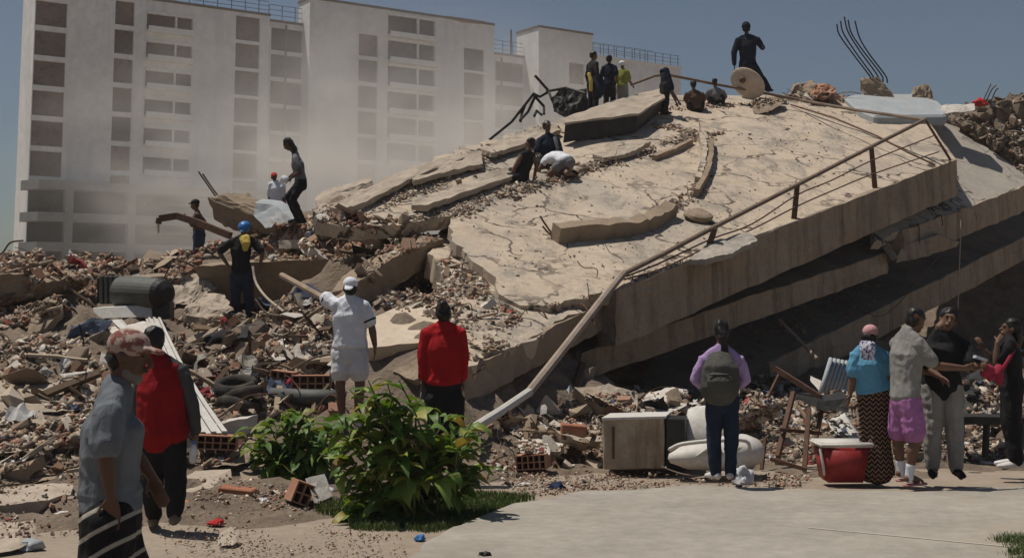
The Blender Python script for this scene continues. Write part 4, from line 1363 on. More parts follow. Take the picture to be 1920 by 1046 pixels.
# red vest man
b0 = W(306, 986, 10.75); b0.z = 0
person('man in red vest and dark sleeves seen from behind, holding a clear bottle', b0, 1.72, 4, {
    'pelvis': (306, 812), 'waist': (305, 785), 'chest': (303, 730), 'neckb': (296, 672), 'neck': (294, 664), 'head': (291, 639),
    'shl': (268, 690), 'ell': (258, 750, .05), 'wrl': (262, 800, .15), 'shr': (338, 690), 'elr': (360, 755), 'wrr': (368, 812, .05), 'har': (364, 835, .05),
    'hil': (290, 818), 'hir': (322, 818), 'knl': (286, 900, .02), 'knr': (330, 895, -.03), 'anl': (288, 968, .15), 'anr': (327, 962, -.08), 'tol': (286, 980, .32), 'tor': (330, 976, .1)},
    vox=.0115, build=1.06, top=('dark_sweater', 'greydk', 1.9, .02, .014), bottom=('trousers', 'blackcloth', 1.95, .022), shoes=('shoe', 'shoe_k'), hair='short')
r = bpy.data.objects['person.001'] if 'person.001' in bpy.data.objects else None
P2 = r
bm = bmesh.new()
base = r.location
ptsv = [W(x, y, 10.75) - base for x, y in ((305, 815), (304, 780), (303, 730), (302, 690), (296, 672))]
loft(bm, ptsv, [(.222, .175), (.21, .165), (.205, .16), (.175, .115), (.085, .08)], Vector((1, 0, 0)), 16)
lob('vest', fused(bm, .012, 3, .01, 3), M['redvest'], r)
# white T-shirt man
b0 = W(655, 806, 15.0)
r, J, hp, part, s, _ = person('man in white T-shirt, white shorts and backwards white cap holding a hand to his head', b0, 1.75, 2, {
    'pelvis': (656, 652), 'waist': (656, 628), 'chest': (655, 592), 'neckb': (655, 562), 'neck': (656, 555), 'head': (657, 540), 'shl': (630, 570), 'shr': (681, 571),
    'ell': (606, 556, .10), 'wrl': (634, 548, .12), 'hal': (647, 541, .12), 'elr': (697, 612), 'wrr': (703, 648), 'har': (704, 668),
    'hil': (641, 660), 'hir': (672, 660), 'knl': (638, 724), 'knr': (675, 724), 'anl': (642, 790), 'anr': (670, 790), 'tol': (640, 800, .2), 'tor': (674, 800, .2)},
    vox=.0125, build=1.10, skin='skin', top=('tshirt', 'whitecloth', .72, -.03, .028), bottom=('shorts', 'whiteshorts', .60, .018), shoes=('shoe', 'shoe_w'), hair='fringe', hat=('capback', 'whitecloth'))
for sd in 'lr':
    bm = bmesh.new(); a, e = J['sh' + sd], J['el' + sd]
    p = a.lerp(e, .66); q_ = a.lerp(e, .74); loft(bm, [p, q_], [.088, .088], n=14, dome=False); lob('sleeve_band', bm, M['navy'], r)
# red jumper
b0 = W(832, 915, 13.6)
person('person in bright red jumper and black trousers seen from behind beside the bush', b0, 1.76, 0, {
    'pelvis': (831, 712), 'waist': (831, 690), 'chest': (831, 650), 'neckb': (831, 611), 'neck': (831, 604), 'head': (831, 588), 'shl': (800, 622), 'shr': (862, 622), 'ell': (793, 668), 'wrl': (792, 708), 'elr': (869, 668), 'wrr': (869, 708)},
    vox=.012, build=1.10, top=('jumper', 'red', 1.95, .02, .02), bottom=('trousers', 'blackcloth', 1.95, .02), shoes=('shoe', 'shoe_b'), hair='bun')
# worker with the blue helmet
b0 = W(455, 598, 22.6)
r, J, hp, part, s, _ = person('worker in bright blue helmet, black T-shirt and jeans standing with hands on hips', b0, 1.72, 176, {
    'pelvis': (453, 510), 'waist': (452, 492), 'chest': (452, 468), 'neckb': (455, 445), 'neck': (456, 440), 'head': (458, 431), 'shr': (432, 453), 'shl': (477, 453), 'elr': (410, 472, .05), 'wrr': (428, 498, -.05), 'ell': (492, 474, -.05), 'wrl': (488, 496, -.1),
    'hir': (443, 514), 'hil': (464, 514), 'knr': (442, 555), 'knl': (466, 555), 'anr': (442, 590), 'anl': (468, 590)},
    vox=.0145, build=1.04, look=(.05, -.35, 1), top=('tshirt', 'blackcloth', .8, .02, .018), bottom=('jeans', 'jeans2', 1.95, .018), shoes=('shoe', 'shoe_b'), hair='fringe', hat=('helmet', 'helmetblue'), facepts=True)
bm = bmesh.new(); loft(bm, [W(458, 444, 22.35) - b0, W(462, 456, 22.3) - b0, W(460, 468, 22.32) - b0], [(.10, .035), (.085, .04), (.05, .03)], Vector((1, 0, 0))); part('neck_scarf', bm, 'yellow', 2, .015)
# dark capped man behind the bent steel
b0 = W(372, 516, 27.2)
person('man in dark cap and brown shirt standing behind the bent steel beam', b0, 1.66, -80, {
    'head': (366, 384), 'neck': (369, 394), 'neckb': (370, 399), 'chest': (371, 414), 'waist': (371, 432), 'pelvis': (371, 444), 'shl': (368, 402, -.17), 'shr': (373, 402, .17), 'ell': (360, 424, -.2), 'wrl': (352, 412, -.25)},
    vox=.017, build=.9, top=('shirt', 'brownshirt', .8, .02, .015), bottom=('jeans', 'jeans', 1.95, .016), shoes=('shoe', 'shoe_b'), hair='fringe', hat=('cap', 'darkcloth'))
# red capped boy
b0 = W(517, 440, 25.6)
person('boy in red cap and white shirt beside the tilted concrete block', b0, 1.26, 165, {'head': (514, 332), 'neck': (515, 342), 'elr': (506, 368), 'ell': (531, 368)},
       vox=.015, build=1.0, skin='skin_dk', top=('shirt', 'whitecloth', .9, .05, .02), bottom=('shorts', 'greyshirt', 1.2, .02), shoes=('shoe', 'shoe_b'), hair='fringe', hat=('cap', 'redcap'), facepts=True)
# braided woman
b0 = W(564, 420, 24.3)
r, J, hp, part, s, _ = person('woman with long braids in grey top and black trousers stepping down the rubble', b0, 1.66, -75, {
    'head': (540, 271), 'neck': (550, 284), 'neckb': (554, 289), 'chest': (558, 308), 'waist': (562, 328), 'pelvis': (564, 340), 'shl': (553, 296, -.16), 'shr': (558, 296, .16), 'ell': (563, 322, -.24), 'wrl': (546, 334, -.22), 'elr': (556, 322, .2), 'wrr': (540, 334, .15),
    'hil': (563, 345, -.09), 'hir': (563, 345, .09), 'knl': (549, 376, -.1), 'knr': (541, 368, .1), 'anl': (567, 412, -.1), 'anr': (558, 412, .1), 'tol': (554, 419, -.1), 'tor': (546, 417, .1)},
    vox=.0145, build=1.0, look=(-.55, 0, 1), skin='skin_dk', top=('top', 'greyshirt', .6, -.03, .012), bottom=('trousers', 'blackcloth', 1.98, .014), shoes=('shoe', 'shoe_b'), hair='braids')
bm = bmesh.new(); ball(bm, W(534, 337, 24.1) - b0, (.09, .07, .07)); ball(bm, W(527, 341, 24.1) - b0, (.05, .06, .05))
o = lob('cloth_bundle', fused(bm, .02, 2, .02, 2), M['whitecloth'], loc=None); o.location = b0; tag(o, 'small white bundle held by the braided woman', 'bundle')


def seat(px, py): return onA(px, py)


# seated pair and crouching person on the roof slab
b0 = seat(972, 338)
person('man in black tank top sitting on the roof slab with legs stretched downhill', b0, 1.72, -60, {
    'head': (994, 271), 'neck': (991, 282), 'neckb': (990, 286), 'chest': (985, 303), 'waist': (980, 320), 'pelvis': (977, 331), 'shl': (977, 291, -.1), 'shr': (1000, 290, .12), 'ell': (965, 314, -.15), 'wrl': (957, 336, -.15), 'elr': (1006, 312, .15), 'wrr': (1002, 330, .2),
    'hil': (973, 333, -.1), 'hir': (982, 331, .1), 'knl': (950, 332, -.15), 'knr': (957, 322, .05), 'anl': (931, 347, -.2), 'anr': (940, 343, .0), 'tol': (926, 351, -.25), 'tor': (934, 349, -.1)},
    vox=.016, build=1.05, look=(-.1, -.1, 1), top=('tank_top', 'blackcloth', .0, .02, .014), bottom=('trousers', 'darkcloth', 1.9, .018), shoes=('shoe', 'shoe_k'), hair='short')
b0 = seat(1028, 306)
person('person in dark shirt sitting behind the tank top man with a grey shoulder strap', b0, 1.7, 150, {
    'head': (1026, 238), 'neck': (1027, 250), 'neckb': (1028, 254), 'chest': (1029, 272), 'waist': (1028, 290), 'pelvis': (1028, 300), 'shr': (1012, 261, -.02), 'shl': (1044, 261), 'elr': (1006, 285, -.1), 'wrr': (1014, 300, -.2), 'ell': (1050, 285, -.1), 'wrl': (1042, 300, -.2),
    'hir': (1020, 302), 'hil': (1036, 302), 'knr': (1012, 300, -.3), 'knl': (1044, 304, -.3), 'anr': (1012, 322, -.4), 'anl': (1040, 325, -.4), 'tor': (1010, 328, -.55), 'tol': (1042, 330, -.55)},
    vox=.016, build=1.05, skin='skin_dk', top=('shirt', 'navy', .9, .02, .02), bottom=('trousers', 'darkcloth', 1.9, .018), shoes=('shoe', 'shoe_b'), hair='short')
bm = bmesh.new(); loft(bm, [W(1040, 258, b0.y - .12) - b0, W(1046, 278, b0.y - .16) - b0, W(1042, 296, b0.y - .14) - b0], [(.035, .02)] * 3, Vector((1, 0, 0))); lob('shoulder_strap', bm, M['greyshirt'], bpy.data.objects['person.009'], True)
b0 = seat(1045, 330)
person('crouching person in white top bent forward on the roof slab beside the seated pair', b0, 1.7, 20, {
    'pelvis': (1060, 302), 'waist': (1050, 296, .1), 'chest': (1038, 296, .25), 'neckb': (1026, 298, .4), 'neck': (1022, 299, .45), 'head': (1015, 302, .55), 'shl': (1024, 297, .25), 'shr': (1034, 292, .45), 'ell': (1014, 312, .2), 'wrl': (1008, 326, .2), 'elr': (1030, 310, .5), 'wrr': (1020, 322, .5),
    'hil': (1056, 306, -.05), 'hir': (1066, 305, .08), 'knl': (1030, 326, -.05), 'knr': (1062, 326, -.2), 'anl': (1062, 330, .15), 'anr': (1074, 326, .1), 'tol': (1072, 330, .2), 'tor': (1080, 325, .2)},
    vox=.016, build=1.1, top=('top', 'whitecloth', .5, .03, .015), bottom=('shorts', 'greyshirt', .45, .012), shoes=('shoe', 'shoe_b'), hair='short')
# crest group
b0 = seat(1112, 222)
r, J, hp, part, s, _ = person('dark haired person with yellow edged backpack standing on the crest', b0, 1.60, 60, {}, vox=.018, build=1.0, top=('shirt', 'darkcloth', 1.8, .02, .015), bottom=('trousers', 'blackcloth', 1.95, .016), shoes=('shoe', 'shoe_b'), hair='short')
bm = bmesh.new(); loft(bm, [W(1122, 146, b0.y - .1) - b0, W(1126, 165, b0.y - .15) - b0, W(1122, 178, b0.y - .1) - b0], [(.11, .11), (.13, .13), (.11, .10)], Vector((1, 0, 0))); part('backpack', bm, 'navy', 2)
bm = bmesh.new(); loft(bm, [W(1104, 138, b0.y - .15) - b0, W(1108, 152, b0.y - .2) - b0, W(1108, 170, b0.y - .18) - b0], [(.05, .03)] * 3, Vector((1, 0, 0))); part('strap', bm, 'yellow', 2)
b0 = seat(1143, 216)
person('slim person in dark clothes standing between the backpack wearer and the hi-vis vest', b0, 1.45, 20, {}, vox=.018, build=.95, top=('shirt', 'navy', .8, .02, .014), bottom=('trousers', 'darkcloth', 1.95, .016), shoes=('shoe', 'shoe_b'), hair='short')
b0 = seat(1167, 213)
r, J, hp, part, s, _ = person('rescuer in white helmet and yellow green hi-vis vest on the crest', b0, 1.27, 30, {'elr': (1180, 152), 'wrr': (1186, 160, .1)}, vox=.018, build=1.15, top=('vest', 'hivis', .8, .02, .02), bottom=('trousers', 'greypants', 1.9, .02), shoes=('shoe', 'shoe_b'), hat=('helmet', 'whitecloth'))
b0 = seat(1246, 216)
person('person in dark clothes bending down on the crest under the thin rail', b0, 1.4, 70, {
    'head': (1252, 152), 'neck': (1248, 157), 'neckb': (1247, 160), 'chest': (1248, 170), 'waist': (1247, 180), 'pelvis': (1246, 188), 'elr': (1262, 175, -.2), 'wrr': (1272, 190, -.2), 'ell': (1260, 176, .2), 'wrl': (1268, 192, .2)},
    vox=.018, build=1.05, top=('shirt', 'navy', .8, .02, .018), bottom=('trousers', 'darkcloth', 1.9, .02), shoes=('shoe', 'shoe_b'), hair='short')
b0 = seat(1302, 206)
crouch = lambda cx, ty, by: {'head': (cx - 2, ty + 7), 'neck': (cx - 1, ty + 16), 'neckb': (cx, ty + 19), 'chest': (cx + 1, ty + 30), 'waist': (cx + 3, ty + 40), 'pelvis': (cx + 4, by - 8), 'shl': (cx - 14, ty + 23), 'shr': (cx + 14, ty + 23), 'ell': (cx - 17, ty + 36, .15), 'wrl': (cx - 10, ty + 46, .3), 'elr': (cx + 18, ty + 36, .15), 'wrr': (cx + 10, ty + 46, .3),
                             'hil': (cx - 4, by - 8), 'hir': (cx + 11, by - 8), 'knl': (cx - 10, by - 16, .35), 'knr': (cx + 14, by - 16, .35), 'anl': (cx - 9, by - 2, .15), 'anr': (cx + 13, by - 2, .15), 'tol': (cx - 10, by, .35), 'tor': (cx + 14, by, .35)}
person('person in dark brown shirt crouching with their back turned on the crest', b0, 1.6, 0, crouch(1302, 153, 208), vox=.018, build=1.05, top=('shirt', 'brownshirt', .8, .02, .018), bottom=('trousers', 'blackcloth', 1.9, .018), shoes=('shoe', 'shoe_b'), hair='short')
b0 = seat(1346, 196)
person('person in grey shirt crouching on the crest beside the tan dish', b0, 1.5, 10, crouch(1342, 148, 194), vox=.018, build=1.05, top=('shirt', 'greyshirt', .8, .02, .018), bottom=('trousers', 'darkcloth', 1.9, .018), shoes=('shoe', 'shoe_b'), hair='short')
b0 = W(1412, 178, 34.2)
r, J, hp, part, s, _ = person('officer in dark helmet and navy uniform standing highest on the crest against the sky', b0, 1.92, 5, {
    'head': (1399, 52), 'neck': (1400, 64), 'neckb': (1401, 68), 'chest': (1402, 88), 'waist': (1402, 110), 'pelvis': (1402, 121), 'shl': (1384, 74), 'shr': (1420, 74), 'ell': (1376, 100), 'wrl': (1377, 122), 'elr': (1430, 90, .05), 'wrr': (1420, 80, .28),
    'hil': (1396, 125), 'hir': (1410, 125), 'knl': (1394, 150), 'knr': (1426, 146), 'anl': (1394, 176), 'anr': (1441, 168, .1), 'tor': (1446, 171, .2), 'tol': (1392, 178, .1)},
    vox=.017, build=1.25, skin='skin_dk', top=('uniform_jacket', 'navy', 1.9, .02, .022), bottom=('trousers', 'navy', 1.95, .03), shoes=('shoe', 'shoe_b'), hat=('fullhelmet', 'navy'))
bm = bmesh.new(); box(bm, W(1401, 78, 34.0) - b0, (.28, .03, .05)); lob('back_patch', bm, M['greydk'], r)
# lavender woman with rucksack
b0 = W(1357, 903, 13.35)
r, J, hp, part, s, _ = person('woman in lavender top and dark jeans with a grey rucksack, seen from behind', b0, 1.62, 0, {
    'shl': (1318, 672), 'shr': (1386, 672), 'ell': (1303, 712), 'elr': (1399, 712), 'wrl': (1325, 728, .16), 'wrr': (1378, 728, .16), 'anl': (1342, 892), 'anr': (1370, 892), 'knl': (1338, 825), 'knr': (1372, 825)},
    vox=.0115, build=1.0, top=('top', 'lav', 1.95, .0, .014), bottom=('jeans', 'jeans2', 1.95, .010), shoes=('shoe', 'shoe_w'), hair='pony')
bm = bmesh.new(); loft(bm, [W(1350, 740, 13.1) - b0, W(1350, 725, 13.07) - b0, W(1350, 690, 13.08) - b0, W(1350, 670, 13.14) - b0], [(.185, .11), (.20, .13), (.185, .12), (.13, .07)], Vector((1, 0, 0)), 16)
rk = lob('rucksack', fused(bm, .014, 3, .012, 4), M['pack']); rk.location = b0; tag(rk, 'grey rucksack worn by the woman in lavender', 'rucksack')
bm = bmesh.new(); loft(bm, [W(1350, 735, 12.98) - b0, W(1350, 715, 12.95) - b0, W(1350, 703, 12.98) - b0], [(.13, .05), (.14, .06), (.12, .04)], Vector((1, 0, 0)), 14); lob('front_pocket', fused(bm, .014, 2, .006, 5), M['pack'], rk)
bm = bmesh.new(); loft(bm, [W(1330, 703, 12.93) - b0, W(1370, 703, 12.93) - b0], [.008, .008]); lob('zip', bm, M['black'], rk, True)
# blue T-shirt woman
b0 = W(1640, 898, 13.45)
r, J, hp, part, s, _ = person('woman in sky blue T-shirt, pink cap and long zigzag skirt beside the red cooler', b0, 1.62, 28, {
    'head': (1632, 630), 'neck': (1629, 645), 'neckb': (1628, 649), 'chest': (1628, 682), 'waist': (1632, 712), 'pelvis': (1638, 735), 'shl': (1604, 664, .0), 'shr': (1654, 664, .0), 'ell': (1600, 704), 'wrl': (1594, 738), 'elr': (1662, 700, .1), 'wrr': (1664, 730, .2), 'anl': (1632, 888), 'anr': (1655, 888), 'knl': (1630, 815), 'knr': (1650, 815)},
    vox=.0115, build=1.08, top=('tshirt', 'bluetee', .75, -.02, .025), bottom=('skirt', 'skirt', 1.92, 0), shoes=('shoe', 'shoe_b'), hair='fringe', hat=('cap', 'pinkcap'))
bm = bmesh.new(); loft(bm, [W(1627, 642, 13.28) - b0, W(1627, 655, 13.24) - b0, W(1626, 674, 13.24) - b0], [(.085, .02), (.09, .015), (.085, .012)], Vector((1, 0, 0))); tw = lob('towel', fused(bm, .012, 1, .006, 4), M['towel']); tw.location = b0; tag(tw, 'printed white towel hanging down the back of the blue T-shirt', 'towel')
# grey T-shirt, pink shorts
b0 = W(1700, 908, 13.1)
r, J, hp, part, s, _ = person('man in grey T-shirt, pink shorts and pink sandals reaching out an arm', b0, 1.84, 55, {
    'head': (1718, 600), 'neck': (1708, 618), 'neckb': (1704, 622), 'chest': (1700, 665), 'waist': (1698, 712), 'pelvis': (1697, 740), 'shl': (1682, 638, .15), 'shr': (1722, 640, -.12), 'elr': (1752, 686, -.15), 'wrr': (1808, 690, -.05), 'har': (1825, 686, 0), 'ell': (1712, 690, .28), 'wrl': (1752, 700, .3),
    'hil': (1690, 748, .08), 'hir': (1706, 748, -.08), 'knl': (1684, 822, .12), 'knr': (1716, 826, -.10), 'anl': (1690, 884, .15), 'anr': (1704, 893, -.08), 'tol': (1712, 895, .2), 'tor': (1728, 903, .0)},
    vox=.0115, build=1.03, top=('tshirt', 'greytee2', .75, .02, .022), bottom=('shorts', 'pink', .80, .018), shoes=('sandal', 'sandal'), hair='short', facepts=True)
for sd in 'lr':
    bm = bmesh.new(); a, k = J['an' + sd], J['kn' + sd]
    loft(bm, [a + Vector((0, 0, -.02)), a.lerp(k, .12), a.lerp(k, .32)], [.046, .045, .05], n=12); part('sock', bm, 'whitecloth', 1, .002)
# black T-shirt, grey trousers
b0 = W(1772, 897, 13.5)
r, J, hp, part, s, _ = person('man in black T-shirt and light grey trousers facing the others', b0, 1.79, 190, {
    'head': (1778, 600), 'shr': (1747, 645), 'shl': (1812, 645), 'elr': (1738, 690, -.12), 'wrr': (1762, 706, -.25), 'ell': (1822, 688, -.15), 'wrl': (1838, 686, -.32)},
    vox=.0115, build=1.12, top=('tshirt', 'blackcloth', .85, .05, .026), bottom=('trousers', 'greypants', 1.93, .018), shoes=('shoe', 'shoe_b'), hair='short', facepts=True)
# woman at the picture edge
b0 = W(1902, 880, 13.9)
r, J, hp, part, s, _ = person('woman in black clothes and white trainers raising a hand to her chin', b0, 1.66, -75, {
    'head': (1895, 618), 'ell': (1868, 680, -.2), 'wrl': (1870, 642, -.2), 'hal': (1878, 630, -.15), 'elr': (1860, 676, .2), 'wrr': (1846, 655, .2)},
    vox=.0115, build=1.05, top=('shirt', 'blackcloth', .8, .03, .02), bottom=('trousers', 'blackcloth', 1.93, .022), shoes=('shoe', 'shoe_w'), hair='long', facepts=True)
bm = bmesh.new(); loft(bm, [W(1906, 645, 13.75) - b0, W(1894, 668, 13.65) - b0, W(1878, 695, 13.62) - b0], [(.02, .012)] * 3, Vector((1, 0, 0))); bg = lob('bag_strap', bm, M['magenta'], None, True); bg.name = 'shoulder_bag'; bg.location = b0
tag(bg, 'red shoulder bag with strap worn by the black clad woman at the edge', 'bag')
bm = bmesh.new(); loft(bm, [W(1872, 688, 13.62) - b0, W(1872, 700, 13.6) - b0, W(1873, 716, 13.62) - b0], [(.045, .04), (.06, .05), (.045, .04)], Vector((1, 0, 0))); lob('bag_body', fused(bm, .012, 2, .01, 3), M['magenta'], bg)
b0 = W(1842, 690, 13.25)
bm = bmesh.new(); box(bm, Vector((0, 0, 0)), (.12, .09, .03), Matrix.Rotation(R(20), 3, 'Y')); tag(lob('food_box', bm, M['clear'], loc=None), 'small pale packet held between the two men', 'packet').location = W(1838, 672, 13.2)
bm = bmesh.new(); ball(bm, (0, 0, 0), (.085, .06, .06)); ball(bm, (.04, 0, -.05), (.055, .05, .05)); o = lob('plastic_bag', fused(bm, .014, 1, .03, 9), M['magenta']); o.location = W(1850, 697, 13.25); tag(o, 'crumpled red pink plastic bag held beside the black T-shirt man', 'plastic bag')

# ------------------------------------------------------------------ other objects
def tbox(bm, a, b, w, h, up=Vector((0, 0, 1))):
    """square bar from a to b."""
    a, b = Vector(a), Vector(b)
    d = (b - a).normalized()
    s = d.cross(up)
    s = s.normalized() if s.length > 1e-4 else Vector((1, 0, 0))
    u = s.cross(d)
    block(bm, [a - s * w / 2 - u * h / 2, a + s * w / 2 - u * h / 2, a + s * w / 2 + u * h / 2, a - s * w / 2 + u * h / 2], b - a)


# stained cabinet
cb = empty('stained_cabinet', W(1190, 879, 14.4), 'brown stained white appliance cabinet standing on the ground beside the white shells', 'cabinet')
bm = bmesh.new(); block(bm, PX((1130, 786, 14.35), (1246, 783, 14.35), (1246, 878, 14.35), (1130, 880, 14.35)), (.14, .6, .0), bev=.012, cuts=2, chip=.012); obj('cabinet_body', bm, M['fridge'], cb)
bm = bmesh.new(); block(bm, PX((1249, 785, 14.33), (1284, 786, 14.5), (1284, 876, 14.5), (1249, 879, 14.33)), (.1, .5, 0), bev=.01); obj('side_panel', bm, M['black'], cb)
bm = bmesh.new(); block(bm, PX((1128, 783, 14.3), (1248, 780, 14.3), (1248, 784, 14.3), (1128, 788, 14.3)), (.14, .62, .0)); obj('top_edge', bm, M['white_pl'], cb)
bm = bmesh.new(); tbox(bm, W(1150, 800, 14.3), W(1150, 860, 14.3), .02, .03); obj('handle', bm, M['rust'], cb)
# white moulded shells
bm = bmesh.new()
c = W(1334, 800, 14.9)
loft(bm, [W(1336, 836, 14.9), W(1334, 815, 14.92), W(1334, 790, 15), W(1332, 768, 15.1)], [(.30, .07), (.31, .07), (.30, .065), (.26, .05)], Vector((1, 0, 0)), 20)
thing1('plastic_shell', 'upright white moulded plastic shell standing behind the woman in lavender', 'plastic shell', bm, M['white_pl'], smooth=True)
sh = empty('plastic_shell', W(1330, 882, 14.2), 'low white moulded plastic tub tilted on the ground behind the dark jeans', 'plastic shell')
bm = bmesh.new()
rings = [((1264, 858, 14.1), .09, .07), ((1285, 856, 14.1), .18, .13), ((1330, 852, 14.15), .26, .17), ((1372, 848, 14.2), .28, .19), ((1398, 846, 14.25), .26, .19)]
loft(bm, [W(*p) for p, _, _ in rings], [(a, b) for _, a, b in rings], Vector((0, 1, 0)), 18)
obj('tub_body', bm, M['white_pl'], sh, True)
bm = bmesh.new()
for k in range(4):
    a, b = W(1285 + k * 24, 868 - k * 1.5, 13.97), W(1330 + k * 20, 838, 13.92 - .01 * k)
    loft(bm, [a, a.lerp(b, .5) + Vector((0, -.02, 0)), b], [.012] * 3, n=6)
obj('moulded_rib', bm, M['white_pl'], sh, True)
bm = bmesh.new(); loft(bm, curve(PX((1256, 842, 14.0), (1280, 832, 13.9), (1340, 826, 13.85), (1398, 826, 13.95), (1406, 850, 14.0)), 4), [.022] * 17, n=6); obj('rim', bm, M['white_pl'], sh, True)
# red cooler
co_ = empty('cool_box', W(1576, 897, 13.55), 'red picnic cool box with white lid standing on the ground by the zigzag skirt', 'cool box')
c = W(1576, 862, 13.6); mp = 13.55 / FPX
bm = bmesh.new()
lo_ = [Vector((c.x + sx * 36 * mp, 13.55 + sy * .17, .03)) for sx, sy in ((-1, -1), (1, -1), (1, 1), (-1, 1))]
hi_ = [Vector((c.x + sx * 45 * mp, 13.55 + sy * .21, W(0, 838, 13.4).z)) for sx, sy in ((-1, -1), (1, -1), (1, 1), (-1, 1))]
a = [bm.verts.new(p) for p in lo_]; b = [bm.verts.new(p) for p in hi_]
bm.faces.new(a[::-1]); bm.faces.new(b)
for i in range(4): bm.faces.new((a[i], a[(i + 1) % 4], b[(i + 1) % 4], b[i]))
bmesh.ops.bevel(bm, geom=bm.edges[:], offset=.025, segments=3, affect='EDGES')
obj('box_body', bm, M['cooler'], co_, True)
zt = hi_[0].z
bm = bmesh.new(); box(bm, (c.x, 13.55, zt + .028), (100 * mp, .47, .05)); bmesh.ops.bevel(bm, geom=bm.edges[:], offset=.016, segments=3, affect='EDGES'); obj('lid', bm, M['white_pl'], co_, True)
bm = bmesh.new(); loft(bm, [Vector((c.x - 47 * mp, 13.36, zt - .02)), Vector((c.x - 44 * mp, 13.33, zt - .16)), Vector((c.x - 41 * mp, 13.36, .12))], [.014] * 3, n=8); obj('handle', bm, M['white_pl'], co_, True)
# machine
mt = empty('electric_machine', W(240, 596, 21.4), 'dark grey green electric motor with round drum end on a steel base', 'machine')
bm = bmesh.new(); loft(bm, PX((228, 548, 21.6), (262, 549, 21.4), (300, 551, 21.2)), [.27, .27, .25], n=28, dome=False); obj('drum', bm, M['motor'], mt)
bm = bmesh.new(); loft(bm, PX((301, 551, 21.2), (309, 551.5, 21.15), (315, 552, 21.1)), [.26, .22, .12], n=24, dome=False); obj('end_cap', bm, M['black'], mt)
for k in range(5):
    bm = bmesh.new(); x = 186 + k * 9
    block(bm, PX((x, 517, 21.7), (x + 6, 517, 21.7), (x + 6, 570, 21.7), (x, 570, 21.7)), (0, .45, 0), bev=.01); obj('housing_rib', bm, M['motor'], mt)
bm = bmesh.new(); block(bm, PX((182, 522, 21.75), (232, 520, 21.75), (232, 566, 21.75), (182, 568, 21.75)), (0, .35, 0)); obj('housing', bm, M['steel_dk'], mt)
bm = bmesh.new(); block(bm, PX((174, 577, 21.2), (284, 571, 21.2), (285, 594, 21.1), (176, 598, 21.1)), (.02, .5, .02), bev=.008); obj('base_frame', bm, M['sheet'], mt)
bm = bmesh.new(); block(bm, PX((288, 568, 21.15), (318, 566, 21.1), (318, 598, 21.1), (290, 600, 21.1)), (0, .3, 0)); obj('bracket', bm, M['steel_dk'], mt)
# machine leg panels and white sheet
chunk("metal_strut", "short pale metal strut slanting below the machine", "metal strut", [(210, 600, 20.2), (222, 598, 20.2), (242, 618, 19.8), (230, 622, 19.8)], (.02, .1, .0), M['sheet'], chip=.008)
ws = empty('sheet_strip', W(350, 700, 15), 'long dusty white ribbed sheet strip leaning down behind the red vest man', 'metal sheet')
p00, p01, p10, p11 = W(273, 597, 18.4), W(301, 597, 18.4), W(366, 812, 13.9), W(427, 810, 13.9)
for k in range(6):
    bm = bmesh.new()
    t0, t1 = k / 6, (k + .93) / 6
    n = (p10 - p00).cross(p01 - p00).normalized()
    off = n * (.02 if k % 2 else 0)
    prev = None
    ps = []
    for j in range(9):
        u = j / 8
        l = p00.lerp(p10, u); r_ = p01.lerp(p11, u)
        sagv = Vector((0, 0, -.10 * math.sin(u * 3.1)))
        ps.append([bm.verts.new(l.lerp(r_, t) + off * s_ + sagv - n * .012 * dd) for t, s_, dd in ((t0, 1, 0), (t1, 1, 0), (t1, 1, 1), (t0, 1, 1))])
    for a, b in zip(ps[:-1], ps[1:]):
        for i in range(4): bm.faces.new((a[i], a[(i + 1) % 4], b[(i + 1) % 4], b[i]))
    bm.faces.new(ps[0][::-1]); bm.faces.new(ps[-1])
    obj('sheet_rib', bm, M['sheet'], ws)
# bent steel beam
bm = bmesh.new()
for a, b in zip(((299, 410, 25.6), (332, 405, 25.6), (372, 418, 25.4)), ((332, 405, 25.6), (372, 418, 25.4), (432, 442, 25))):
    tbox(bm, W(*a), W(*b), .10, .13)
tbox(bm, W(299, 409, 25.6), W(297, 420, 25.6), .09, .1)
tag(obj('steel_beam', bm, M['rust'], loc=W(360, 420, 25.5)), 'bent rusty steel beam crossing in front of the dark capped man', 'steel beam')
bm = bmesh.new(); rod(bm, PX((297, 418, 25.6), (297, 437, 25.6)), .02); thing1('hanging_strap', 'short pale strap hanging off the tip of the bent steel beam', 'strap', bm, M['rope'])
# pipe, tyres
bm = bmesh.new(); rod(bm, PX((508, 742, 15.9), (580, 745, 15.8), (645, 746, 15.7)), .10, 16); thing1('pipe', 'thick grey plastic pipe lying behind the small bush', 'pipe', bm, M['motor'], smooth=True)
for k, (x, y) in enumerate(((448, 724), (446, 742), (450, 760))):
    bm = bmesh.new()
    cc = W(x + (-6, 5, -2)[k], y, 15.9 - .05 * k)
    pts = [cc + Vector((.21 * math.cos(a) * (1 + .12 * math.sin(2 * a + k)), .21 * math.sin(a), .06 * math.sin(a + k * 2))) for a in (2 * math.pi * i / 18 for i in range(18))]
    loft(bm, pts + [pts[0]], [(.08, .05)] * 19, Vector((0, 0, 1)), 8, dome=False)
    o = thing1('tyre', ('top', 'middle', 'bottom')[k] + ' tyre of the dusty black stack beside the grey pipe', 'tyre', bm, M['rubber'], 'stack of old tyres', True)


